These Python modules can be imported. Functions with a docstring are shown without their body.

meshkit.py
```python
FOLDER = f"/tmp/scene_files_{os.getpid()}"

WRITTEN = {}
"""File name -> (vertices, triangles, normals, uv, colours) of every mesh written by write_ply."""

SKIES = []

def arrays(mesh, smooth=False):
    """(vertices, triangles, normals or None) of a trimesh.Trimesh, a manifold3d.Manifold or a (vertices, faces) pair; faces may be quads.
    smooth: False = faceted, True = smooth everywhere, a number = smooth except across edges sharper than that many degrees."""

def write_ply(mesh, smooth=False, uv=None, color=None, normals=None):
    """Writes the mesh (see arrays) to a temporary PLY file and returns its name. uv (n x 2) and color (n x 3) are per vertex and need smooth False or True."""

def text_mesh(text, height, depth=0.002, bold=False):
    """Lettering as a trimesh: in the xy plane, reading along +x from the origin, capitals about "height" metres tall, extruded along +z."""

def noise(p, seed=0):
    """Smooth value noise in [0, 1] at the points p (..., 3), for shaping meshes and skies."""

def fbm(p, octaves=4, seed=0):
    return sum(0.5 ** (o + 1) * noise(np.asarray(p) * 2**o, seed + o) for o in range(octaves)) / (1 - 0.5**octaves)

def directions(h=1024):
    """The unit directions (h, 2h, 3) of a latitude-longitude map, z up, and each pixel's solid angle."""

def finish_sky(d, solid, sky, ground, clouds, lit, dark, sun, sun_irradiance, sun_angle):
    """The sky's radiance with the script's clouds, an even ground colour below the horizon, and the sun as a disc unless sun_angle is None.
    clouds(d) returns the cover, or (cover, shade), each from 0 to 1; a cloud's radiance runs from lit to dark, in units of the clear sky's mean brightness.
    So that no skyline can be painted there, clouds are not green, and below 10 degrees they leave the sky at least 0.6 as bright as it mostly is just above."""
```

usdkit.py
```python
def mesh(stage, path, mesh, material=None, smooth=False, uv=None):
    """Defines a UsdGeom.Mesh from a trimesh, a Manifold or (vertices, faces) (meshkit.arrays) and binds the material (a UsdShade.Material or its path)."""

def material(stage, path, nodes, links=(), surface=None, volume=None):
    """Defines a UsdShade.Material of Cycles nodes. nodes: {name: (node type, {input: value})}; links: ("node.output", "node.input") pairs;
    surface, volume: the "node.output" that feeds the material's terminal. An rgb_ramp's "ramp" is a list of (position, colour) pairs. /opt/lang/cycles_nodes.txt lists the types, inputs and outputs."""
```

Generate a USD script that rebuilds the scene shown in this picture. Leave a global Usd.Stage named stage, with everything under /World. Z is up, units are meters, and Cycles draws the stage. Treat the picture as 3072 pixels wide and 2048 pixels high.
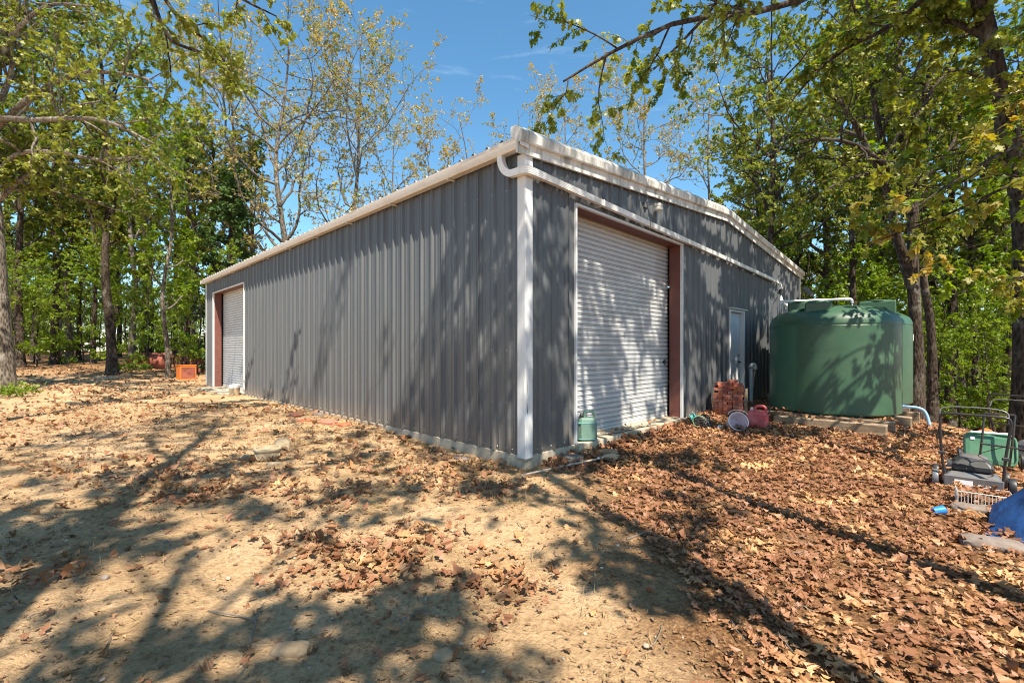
import math, numpy as np, trimesh, usdkit, meshkit
from pxr import Usd, UsdGeom, UsdLux, UsdShade, Gf, Sdf, Vt
from scipy.interpolate import RBFInterpolator

# ------------------------------------------------------------------ camera, sky, sun, exposure
stage = Usd.Stage.CreateInMemory()
UsdGeom.SetStageUpAxis(stage, 'Z'); UsdGeom.SetStageMetersPerUnit(stage, 1.0)
UsdGeom.Xform.Define(stage, '/World'); UsdGeom.Scope.Define(stage, '/World/Looks')
CZ, F, HOR = 1.44, 1365.33, 1050.0          # eye height above the slab, focal length and horizon in pixels of the 3072 px photograph
EXPOSURE = 1.25
SKY_STRENGTH = 0.1
SUN_INTENSITY = 1.25
SUN_EL = math.radians(57.0)
SUN_H = np.array([0.405, -0.914])
cam = UsdGeom.Camera.Define(stage, '/World/camera')
cam.CreateFocalLengthAttr(16.0); cam.CreateHorizontalApertureAttr(36.0); cam.CreateVerticalApertureAttr(24.0)
cam.CreateVerticalApertureOffsetAttr((HOR - 1024) * 36.0 / 3072)
cam.CreateClippingRangeAttr((0.05, 2000.0)); cam.CreateExposureAttr(EXPOSURE)
cam.AddTranslateOp().Set(Gf.Vec3d(0, 0, CZ)); cam.AddRotateXOp().Set(90.0)

SUN = np.array([SUN_H[0] * math.cos(SUN_EL), SUN_H[1] * math.cos(SUN_EL), math.sin(SUN_EL)]); SUN /= np.linalg.norm(SUN)
sun = UsdLux.DistantLight.Define(stage, '/World/sun')
sun.CreateIntensityAttr(SUN_INTENSITY); sun.CreateAngleAttr(0.5); sun.CreateNormalizeAttr(True); sun.CreateColorAttr(Gf.Vec3f(1.0, 0.91, 0.76))
_x = np.cross([0, 0, 1], SUN); _x /= np.linalg.norm(_x); _y = np.cross(SUN, _x)
sun.AddTransformOp().Set(Gf.Matrix4d(*_x, 0, *_y, 0, *SUN, 0, 0, 0, 0, 1))

sky_mat = usdkit.material(stage, '/World/Looks/sky_air', {
    'sky': ('sky_texture', {'sky_type': 'single_scattering', 'sun_disc': False, 'sun_elevation': SUN_EL, 'sun_rotation': math.atan2(SUN[0], SUN[1]), 'air_density': 1.0, 'aerosol_density': 0.35, 'ozone_density': 3.0, 'altitude': 200.0}),
    'tc': ('texture_coordinate', {}),
    'map': ('mapping', {'scale': (2.2, 3.0, 13.0), 'rotation': (0.0, 0.25, 0.0)}),
    'n': ('noise_texture', {'scale': 2.1, 'detail': 7.0, 'roughness': 0.62, 'distortion': 0.5}),
    'r': ('rgb_ramp', {'ramp': [(0.0, (0, 0, 0)), (0.60, (0, 0, 0)), (0.85, (0.22, 0.22, 0.22)), (1.0, (0.3, 0.3, 0.3))]}),
    'hs': ('hsv', {'saturation': 1.15, 'hue': 0.485}), 'mx': ('mix_color', {'b': (6.0, 7.0, 8.0), 'use_clamp': False}),
    'bg': ('background_shader', {'strength': SKY_STRENGTH})},
    [('tc.generated', 'map.vector'), ('map.vector', 'n.vector'), ('n.fac', 'r.fac'), ('r.color', 'mx.fac'), ('sky.color', 'hs.color'), ('hs.color', 'mx.a'), ('mx.result', 'bg.color')], surface='bg.background')
dome = UsdLux.DomeLight.Define(stage, '/World/sky')
UsdShade.MaterialBindingAPI.Apply(dome.GetPrim()).Bind(sky_mat)
dome.GetPrim().SetCustomDataByKey('label', 'clear blue autumn sky with faint wisps of cloud'); dome.GetPrim().SetCustomDataByKey('category', 'sky'); dome.GetPrim().SetCustomDataByKey('kind', 'structure')

# ------------------------------------------------------------------ helpers
USED = {}
def path_of(name, parent):
    base = (parent.GetPath().pathString if parent else '/World') + '/'
    k = USED.get(base + name, 0); USED[base + name] = k + 1
    return base + (name if k == 0 else f'{name}_{k:03d}')

def tag(p, label=None, cat=None, group=None, kind=None):
    p = p.GetPrim() if hasattr(p, 'GetPrim') else p
    for k, v in (('label', label), ('category', cat), ('group', group), ('kind', kind)):
        if v: p.SetCustomDataByKey(k, v)
    return p

def thing(name, label, cat, loc=(0, 0, 0), rz=0.0, group=None, kind=None):
    x = UsdGeom.Xform.Define(stage, path_of(name, None))
    x.AddTranslateOp().Set(Gf.Vec3d(*map(float, loc))); x.AddRotateZOp().Set(float(math.degrees(rz)))
    return tag(x, label, cat, group, kind)

def part(name, parent, label=None, kind=None):
    return tag(UsdGeom.Xform.Define(stage, path_of(name, parent)), label, None, None, kind)

def obj(name, mesh, mat, parent=None, smooth=False, label=None, cat=None, group=None, kind=None):
    if isinstance(mesh, MB): mesh = mesh.mesh()
    m = usdkit.mesh(stage, path_of(name, parent), mesh, mat, smooth=smooth)
    return tag(m, label, cat, group, kind)

def copy(src, loc, rz=0.0, scale=1.0, label=None, group=None, cat=None):
    name = src.GetName().rsplit('_', 1)[0] if src.GetName()[-3:].isdigit() else src.GetName()
    x = UsdGeom.Xform.Define(stage, path_of(name, None))
    x.GetPrim().GetReferences().AddInternalReference(src.GetPath())
    x.ClearXformOpOrder() if False else None
    ops = x.GetPrim()
    api = UsdGeom.Xformable(ops)
    api.SetXformOpOrder([])
    api.AddTransformOp().Set(Gf.Matrix4d().SetScale(Gf.Vec3d(scale, scale, scale)) * Gf.Matrix4d().SetRotate(Gf.Rotation(Gf.Vec3d(0, 0, 1), math.degrees(rz))) * Gf.Matrix4d().SetTranslate(Gf.Vec3d(*map(float, loc))))
    ops.SetInstanceable(True)
    return tag(x, label, cat, group)

class MB:
    "collects pieces into one mesh"
    def __init__(s): s.v, s.f, s.n = [], [], 0
    def add(s, v, f):
        v = np.asarray(v, float).reshape(-1, 3); f = np.asarray(f, int)
        if f.shape[1] == 4: f = np.vstack([f[:, [0, 1, 2]], f[:, [0, 2, 3]]])
        s.v.append(v); s.f.append(f + s.n); s.n += len(v); return s
    def tm(s, m, T=None):
        m = m.copy()
        if T is not None: m.apply_transform(T)
        return s.add(m.vertices, m.faces)
    def box(s, lo, hi, ch=0.0):
        return s.tm(cbox(lo, hi, ch))
    def tube(s, pts, r, n=8, cap=True):
        pts = np.asarray(pts, float)[None]; k = pts.shape[1]
        R = np.broadcast_to(np.asarray(r, float), (k,))[None]
        v, f = tubes(pts, R, n); s.add(v, f)
        if cap:
            for e, flip in ((0, True), (k - 1, False)):
                ring = v.reshape(k, n, 3)[e]; c = len(ring)
                ff = [[c, i, (i + 1) % n] if not flip else [c, (i + 1) % n, i] for i in range(n)]
                s.add(np.vstack([ring, ring.mean(0)]), ff)
        return s
    def lathe(s, prof, n=24, T=None):
        prof = np.asarray(prof, float); k = len(prof); a = np.arange(n) * 2 * np.pi / n
        v = np.stack([prof[:, None, 0] * np.cos(a), prof[:, None, 0] * np.sin(a), np.broadcast_to(prof[:, None, 1], (k, n))], -1).reshape(-1, 3)
        i, j = np.meshgrid(np.arange(k - 1), np.arange(n), indexing='ij')
        f = np.stack([i * n + j, i * n + (j + 1) % n, (i + 1) * n + (j + 1) % n, (i + 1) * n + j], -1).reshape(-1, 4)
        if T is not None: v = trimesh.transform_points(v, T)
        return s.add(v, f)
    def mesh(s): return np.vstack(s.v), np.vstack(s.f)

def cbox(lo, hi, ch=0.0):
    lo, hi = np.asarray(lo, float), np.asarray(hi, float)
    if ch <= 0:
        m = trimesh.creation.box(hi - lo); m.apply_translation((lo + hi) / 2); return m
    pts = []
    for c in np.ndindex(2, 2, 2):
        p = np.where(c, hi, lo); sg = np.where(c, -1, 1) * ch
        for k in range(3):
            q = p + sg; q[k] = p[k]; pts.append(q)
    return trimesh.convex.convex_hull(np.array(pts))

def tubes(P, R, n):
    P = np.asarray(P, float); N, k, _ = P.shape
    t = np.gradient(P, axis=1); t /= np.linalg.norm(t, axis=2, keepdims=True) + 1e-12
    d = P[:, -1] - P[:, 0]; d /= np.linalg.norm(d, axis=1, keepdims=True) + 1e-9
    ref = np.where(np.abs(d[:, 2:]) < 0.85, [[0, 0, 1.0]], [[1.0, 0, 0]])[:, None]
    a = np.cross(t, np.broadcast_to(ref, t.shape)); a /= np.linalg.norm(a, axis=2, keepdims=True) + 1e-9
    b = np.cross(t, a); ang = np.arange(n) * 2 * np.pi / n
    v = P[:, :, None] + R[:, :, None, None] * (np.cos(ang)[:, None] * a[:, :, None] + np.sin(ang)[:, None] * b[:, :, None])
    i, j = np.meshgrid(np.arange(k - 1), np.arange(n), indexing='ij')
    q = np.stack([i * n + j, (i + 1) * n + j, (i + 1) * n + (j + 1) % n, i * n + (j + 1) % n], -1).reshape(-1, 4)[:, ::-1]
    q = (np.arange(N)[:, None, None] * (k * n) + q).reshape(-1, 4)
    return v.reshape(-1, 3), np.vstack([q[:, [0, 1, 2]], q[:, [0, 2, 3]]])

def rotz(a): return trimesh.transformations.rotation_matrix(a, [0, 0, 1])
def rot(a, ax): return trimesh.transformations.rotation_matrix(a, ax)
def tr(*p): return trimesh.transformations.translation_matrix(p)
def smoothpts(pts, n):
    "Catmull-Rom resampling of a polyline to n points"
    p = np.asarray(pts, float); p = np.vstack([2 * p[0] - p[1], p, 2 * p[-1] - p[-2]])
    s = np.linspace(0, len(p) - 3 - 1e-9, n); i = s.astype(int); t = (s - i)[:, None]
    a, b, c, d = p[i], p[i + 1], p[i + 2], p[i + 3]
    return 0.5 * (2 * b + (c - a) * t + (2 * a - 5 * b + 4 * c - d) * t**2 + (3 * b - a - 3 * c + d) * t**3)

# ------------------------------------------------------------------ materials
def mat(name, nodes, links, surface='p.BSDF'): return usdkit.material(stage, '/World/Looks/' + name, nodes, links, surface=surface)

def plain(name, col, rough=0.5, var=0.18, scale=6.0, bump=0.0, bscale=40.0, metallic=0.0, spec=0.5, dirt=None, dirt_amt=0.5, dirt_scale=3.0, stretch=(1, 1, 1), coat=0.0):
    c = np.array(col)
    nodes = {'tc': ('geometry', {}), 'mp': ('mapping', {'scale': stretch}),
             'n': ('noise_texture', {'scale': scale, 'detail': 5.0, 'roughness': 0.6}),
             'r': ('rgb_ramp', {'ramp': [(0.3, tuple(c * (1 - var))), (0.7, tuple(np.minimum(c * (1 + var), 0.95)))]}),
             'p': ('principled_bsdf', {'roughness': rough, 'metallic': metallic, 'specular_ior_level': spec, 'coat_weight': coat})}
    links = [('tc.position', 'mp.vector'), ('mp.vector', 'n.vector'), ('n.fac', 'r.fac')]
    out = 'r.color'
    if dirt is not None:
        nodes['n2'] = ('noise_texture', {'scale': dirt_scale, 'detail': 6.0, 'roughness': 0.65})
        nodes['r2'] = ('rgb_ramp', {'ramp': [(0.45, (0, 0, 0)), (0.72, (dirt_amt,) * 3)]})
        nodes['mx'] = ('mix_color', {'b': dirt})
        links += [('mp.vector', 'n2.vector'), ('n2.fac', 'r2.fac'), ('r2.color', 'mx.fac'), (out, 'mx.a')]; out = 'mx.result'
    links.append((out, 'p.base_color'))
    if bump:
        nodes['nb'] = ('noise_texture', {'scale': bscale, 'detail': 4.0}); nodes['b'] = ('bump', {'strength': 0.6, 'distance': bump})
        links += [('tc.position', 'nb.vector'), ('nb.fac', 'b.height'), ('b.normal', 'p.normal')]
    return mat(name, nodes, links)

M = {}
M['wall'] = mat('charcoal_sheet_metal', {
    'g': ('geometry', {}), 'mp': ('mapping', {'scale': (3, 3, 0.35)}), 'n': ('noise_texture', {'scale': 1.6, 'detail': 5.0, 'roughness': 0.6}), 'r': ('rgb_ramp', {'ramp': [(0.3, (0.076, 0.081, 0.088)), (0.7, (0.097, 0.102, 0.110))]}),
    'n2': ('noise_texture', {'scale': 1.2, 'detail': 6.0, 'roughness': 0.65}), 'r2': ('rgb_ramp', {'ramp': [(0.45, (0, 0, 0)), (0.72, (0.25,) * 3)]}), 'mx': ('mix_color', {'b': (0.135, 0.132, 0.125)}),
    'sx': ('separate_xyz', {}), 'mz': ('map_range', {'from_min': 0.0, 'from_max': 0.42, 'to_min': 0.6, 'to_max': 0.0, 'clamp': True}), 'n3': ('noise_texture', {'scale': 5.0, 'detail': 6.0, 'roughness': 0.7}), 'mm': ('math', {'math_type': 'multiply'}), 'mx2': ('mix_color', {'b': (0.26, 0.19, 0.12)}),
    'nb': ('noise_texture', {'scale': 2.2, 'detail': 3.0}), 'b': ('bump', {'strength': 0.6, 'distance': 0.006}), 'p': ('principled_bsdf', {'roughness': 0.40})},
    [('g.position', 'mp.vector'), ('mp.vector', 'n.vector'), ('n.fac', 'r.fac'), ('mp.vector', 'n2.vector'), ('n2.fac', 'r2.fac'), ('r2.color', 'mx.fac'), ('r.color', 'mx.a'),
     ('g.position', 'sx.vector'), ('sx.z', 'mz.value'), ('g.position', 'n3.vector'), ('n3.fac', 'mm.value1'), ('mz.result', 'mm.value2'), ('mm.value', 'mx2.fac'), ('mx.result', 'mx2.a'), ('mx2.result', 'p.base_color'),
     ('g.position', 'nb.vector'), ('nb.fac', 'b.height'), ('b.normal', 'p.normal')])
M['roof'] = plain('galvanised_roof_metal', (0.36, 0.37, 0.37), 0.4, 0.1, 2.0, dirt=(0.2, 0.19, 0.16), dirt_amt=0.5)
M['trim'] = plain('white_painted_trim', (0.58, 0.59, 0.60), 0.4, 0.05, 3.0, 0.004, 5.0, dirt=(0.42, 0.40, 0.36), dirt_amt=0.35, dirt_scale=2.5)
M['rake'] = plain('stained_white_trim', (0.66, 0.65, 0.62), 0.45, 0.08, 5.0, dirt=(0.13, 0.13, 0.10), dirt_amt=0.9, dirt_scale=2.6, stretch=(2.2, 2.2, 0.6))
M['gutter'] = plain('dusty_white_gutter', (0.60, 0.56, 0.51), 0.4, 0.06, 3.0, dirt=(0.38, 0.30, 0.24), dirt_amt=0.5, dirt_scale=3.0)
M['spout'] = plain('white_downspout', (0.70, 0.70, 0.69), 0.35, 0.06, 3.0, dirt=(0.40, 0.33, 0.26), dirt_amt=0.4, dirt_scale=4.0)
M['shutter'] = plain('white_roller_shutter', (0.50, 0.51, 0.52), 0.35, 0.05, 4.0, dirt=(0.36, 0.34, 0.30), dirt_amt=0.4, dirt_scale=1.5)
M['red_steel'] = plain('red_oxide_steel', (0.145, 0.05, 0.038), 0.55, 0.18, 6.0, dirt=(0.12, 0.045, 0.035), dirt_amt=0.5)
M['concrete'] = plain('weathered_concrete', (0.42, 0.35, 0.26), 0.9, 0.22, 7.0, 0.006, 45.0, dirt=(0.24, 0.19, 0.13), dirt_amt=0.7, dirt_scale=2.5)
M['screw'] = plain('zinc_screw_head', (0.62, 0.63, 0.65), 0.35, 0.05, metallic=0.4)
M['tank'] = plain('green_moulded_plastic', (0.032, 0.083, 0.046), 0.42, 0.10, 2.5, 0.002, 90.0, dirt=(0.07, 0.12, 0.07), dirt_amt=0.5, dirt_scale=1.4)
M['pvc'] = plain('white_pvc', (0.72, 0.71, 0.67), 0.4, 0.06, 4.0, dirt=(0.5, 0.45, 0.36), dirt_amt=0.4)
M['blue_pvc'] = plain('pale_blue_pvc', (0.25, 0.42, 0.62), 0.4, 0.08, 4.0)
M['brick'] = [plain(f'red_brick_{w}', c, 0.85, 0.2, 18.0, 0.003, 90.0) for w, c in zip(('plain', 'dark', 'pale', 'orange'), ((0.33, 0.095, 0.055), (0.24, 0.07, 0.05), (0.40, 0.15, 0.10), (0.38, 0.115, 0.05)))]
M['timber'] = plain('grey_weathered_timber', (0.25, 0.18, 0.115), 0.85, 0.35, 9.0, 0.006, 30.0, stretch=(1, 1, 5), dirt=(0.10, 0.07, 0.045), dirt_amt=0.6)
M['jug'] = plain('faded_green_jug', (0.13, 0.215, 0.17), 0.35, 0.12, 5.0)
M['teal'] = plain('teal_plastic', (0.06, 0.30, 0.30), 0.35, 0.1, 5.0)
M['black'] = plain('black_plastic', (0.022, 0.023, 0.025), 0.45, 0.2, 9.0, dirt=(0.08, 0.065, 0.05), dirt_amt=0.3)
M['black_metal'] = plain('black_tube_metal', (0.025, 0.024, 0.025), 0.32, 0.2, 9.0, dirt=(0.12, 0.06, 0.03), dirt_amt=0.35, dirt_scale=8.0)
M['grey_metal'] = plain('grey_tube_metal', (0.16, 0.16, 0.165), 0.35, 0.15, 9.0, metallic=0.3)
M['deck'] = plain('grey_mower_paint', (0.10, 0.105, 0.12), 0.4, 0.15, 9.0, dirt=(0.2, 0.14, 0.08), dirt_amt=0.4)
M['orange'] = plain('orange_plastic', (0.72, 0.13, 0.03), 0.4, 0.1, 6.0)
M['orange_rust'] = plain('orange_rusty_paint', (0.62, 0.16, 0.012), 0.6, 0.25, 4.0, dirt=(0.25, 0.06, 0.02), dirt_amt=0.7, dirt_scale=4.0)
M['rust'] = plain('dark_red_rust', (0.19, 0.05, 0.032), 0.8, 0.4, 5.0, 0.004, 30.0, dirt=(0.36, 0.11, 0.06), dirt_amt=0.7, dirt_scale=3.0)
M['lilac'] = plain('faded_lilac_plastic', (0.62, 0.46, 0.50), 0.4, 0.1, 6.0)
M['white'] = plain('white_plastic', (0.78, 0.77, 0.75), 0.4, 0.06, 6.0)
M['red_can'] = plain('faded_red_plastic', (0.50, 0.07, 0.07), 0.42, 0.2, 5.0, dirt=(0.68, 0.36, 0.33), dirt_amt=0.6, dirt_scale=4.0)
M['pink_can'] = plain('bleached_pink_plastic', (0.66, 0.47, 0.43), 0.42, 0.15, 5.0)
M['cart'] = plain('green_cart_plastic', (0.07, 0.19, 0.11), 0.35, 0.12, 5.0, dirt=(0.2, 0.27, 0.17), dirt_amt=0.35)
M['tarp'] = plain('blue_tarpaulin', (0.012, 0.05, 0.165), 0.5, 0.3, 4.0, 0.02, 14.0)
M['cup'] = plain('bright_blue_plastic', (0.02, 0.22, 0.68), 0.3, 0.1, 6.0)
M['stone'] = plain('tan_sandstone', (0.29, 0.205, 0.12), 0.9, 0.28, 9.0, 0.008, 30.0, dirt=(0.22, 0.16, 0.10), dirt_amt=0.5)
M['grey_stone'] = plain('purple_grey_stone', (0.17, 0.135, 0.115), 0.9, 0.25, 9.0, 0.006, 30.0)
M['planter'] = plain('weathered_cast_stone', (0.34, 0.265, 0.17), 0.9, 0.2, 12.0, 0.004, 40.0, dirt=(0.30, 0.24, 0.15), dirt_amt=0.5)
M['straw'] = plain('pale_broom_straw', (0.52, 0.36, 0.23), 0.8, 0.3, 40.0, stretch=(1, 1, 6))
M['wood'] = plain('grey_wood_handle', (0.42, 0.34, 0.27), 0.8, 0.25, 12.0)
M['twig'] = plain('grey_dead_wood', (0.17, 0.135, 0.105), 0.9, 0.3, 20.0)
M['wire'] = plain('pale_coated_wire', (0.6, 0.58, 0.55), 0.4, 0.2, 12.0)
M['green_wire'] = plain('green_cord', (0.25, 0.40, 0.20), 0.5, 0.1)
M['pebble'] = plain('mixed_pebbles', (0.34, 0.27, 0.20), 0.9, 0.5, 3.0)
M['sign_white'] = plain('white_sticker', (0.8, 0.8, 0.8), 0.4, 0.03)
M['glass'] = plain('milky_lamp_glass', (0.62, 0.60, 0.55), 0.25, 0.1)

def bark(name, dark, light, lichen):
    return mat(name, {
        'g': ('geometry', {}), 'mp': ('mapping', {'scale': (1, 1, 0.28)}),
        'v': ('voronoi_texture', {'scale': 22.0, 'feature': 'f1', 'randomness': 1.0}), 'n': ('noise_texture', {'scale': 9.0, 'detail': 6.0, 'roughness': 0.7}),
        'm': ('math', {'math_type': 'multiply'}), 'r': ('rgb_ramp', {'ramp': [(0.08, dark), (0.42, light)]}),
        'n2': ('noise_texture', {'scale': 2.3, 'detail': 5.0, 'roughness': 0.7}), 'r2': ('rgb_ramp', {'ramp': [(0.56, (0, 0, 0)), (0.68, (0.75,) * 3)]}),
        'mx': ('mix_color', {'b': lichen}), 'b': ('bump', {'strength': 0.9, 'distance': 0.03}), 'p': ('principled_bsdf', {'roughness': 0.95, 'specular_ior_level': 0.2})},
        [('g.position', 'mp.vector'), ('mp.vector', 'v.vector'), ('mp.vector', 'n.vector'), ('v.distance', 'm.value1'), ('n.fac', 'm.value2'), ('m.value', 'r.fac'),
         ('g.position', 'n2.vector'), ('n2.fac', 'r2.fac'), ('r2.color', 'mx.fac'), ('r.color', 'mx.a'), ('mx.result', 'p.base_color'), ('m.value', 'b.height'), ('b.normal', 'p.normal')])
M['bark'] = bark('dark_oak_bark', (0.014, 0.010, 0.007), (0.075, 0.055, 0.040), (0.17, 0.16, 0.135))
M['bark_pale'] = bark('pale_grey_bark', (0.035, 0.028, 0.021), (0.19, 0.16, 0.125), (0.33, 0.31, 0.26))

def leaf_mat(name, stops, trans=0.42, rough=0.42, clump=0.9):
    return mat(name, {
        'g': ('geometry', {}), 'r': ('rgb_ramp', {'ramp': stops}),
        'n': ('noise_texture', {'scale': clump, 'detail': 2.0}), 'mr': ('map_range', {'from_min': 0.25, 'from_max': 0.75, 'to_min': -0.22, 'to_max': 0.22}),
        'a': ('math', {'math_type': 'add', 'use_clamp': True}),
        'p': ('principled_bsdf', {'roughness': rough, 'specular_ior_level': 0.35}), 't': ('translucent_bsdf', {}),
        'hs': ('hsv', {'saturation': 1.15, 'value': 1.25}), 'mx': ('mix_closure', {'fac': trans})},
        [('g.position', 'n.vector'), ('n.fac', 'mr.value'), ('g.random_per_island', 'a.value1'), ('mr.result', 'a.value2'), ('a.value', 'r.fac'),
         ('r.color', 'p.base_color'), ('r.color', 'hs.color'), ('hs.color', 't.color'), ('p.BSDF', 'mx.closure1'), ('t.BSDF', 'mx.closure2')], surface='mx.closure')
GR = [(0.0, (0.10, 0.145, 0.022)), (0.3, (0.21, 0.25, 0.035)), (0.55, (0.33, 0.32, 0.055)), (0.78, (0.48, 0.37, 0.08)), (1.0, (0.46, 0.22, 0.075))]
YL = [(0.0, (0.19, 0.21, 0.035)), (0.25, (0.34, 0.33, 0.06)), (0.55, (0.43, 0.38, 0.085)), (0.8, (0.55, 0.40, 0.12)), (1.0, (0.52, 0.24, 0.09))]
BR = [(0.0, (0.36, 0.29, 0.09)), (0.2, (0.48, 0.34, 0.13)), (0.6, (0.56, 0.32, 0.15)), (1.0, (0.56, 0.25, 0.14))]
BG = [(0.0, (0.15, 0.22, 0.022)), (0.4, (0.32, 0.37, 0.045)), (0.85, (0.44, 0.46, 0.07)), (1.0, (0.52, 0.38, 0.08))]
RD = [(0.0, (0.24, 0.24, 0.04)), (0.2, (0.42, 0.27, 0.06)), (0.38, (0.54, 0.22, 0.07)), (1.0, (0.56, 0.14, 0.055))]
CD = [(0.0, (0.06, 0.11, 0.025)), (0.6, (0.12, 0.18, 0.035)), (1.0, (0.22, 0.24, 0.06))]
M['lf_green'] = leaf_mat('green_oak_leaves', GR); M['lf_yellow'] = leaf_mat('yellowing_oak_leaves', YL); M['lf_brown'] = leaf_mat('thin_brown_leaves', BR, 0.35)
M['lf_bright'] = leaf_mat('bright_green_understory_leaves', BG, 0.5); M['lf_red'] = leaf_mat('reddening_maple_leaves', RD, 0.45); M['lf_cedar'] = leaf_mat('dark_cedar_sprays', CD, 0.15, 0.6)
FL = [(0.0, (0.24, 0.11, 0.055)), (0.12, (0.44, 0.24, 0.11)), (0.4, (0.68, 0.385, 0.15)), (0.7, (0.78, 0.49, 0.205)), (0.88, (0.72, 0.34, 0.09)), (1.0, (0.76, 0.58, 0.34))]
M['fallen'] = leaf_mat('fallen_oak_leaves', FL, 0.12, 0.5, 2.0)
FB = [(0.0, (0.16, 0.09, 0.045)), (0.5, (0.40, 0.24, 0.11)), (0.85, (0.55, 0.38, 0.19)), (1.0, (0.5, 0.40, 0.12))]
M['fallen_pale'] = leaf_mat('fallen_pale_leaves', FB, 0.12, 0.5, 2.0)
M['dry_grass'] = leaf_mat('dry_straw_grass', [(0.0, (0.30, 0.22, 0.10)), (0.75, (0.48, 0.38, 0.19)), (0.9, (0.24, 0.27, 0.07)), (1.0, (0.14, 0.20, 0.04))], 0.2, 0.6)

M['crumb'] = leaf_mat('leaf_crumbs', [(0.0, (0.22, 0.13, 0.07)), (0.3, (0.44, 0.28, 0.14)), (1.0, (0.66, 0.49, 0.29))], 0.1, 0.7, 3.0)
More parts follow.
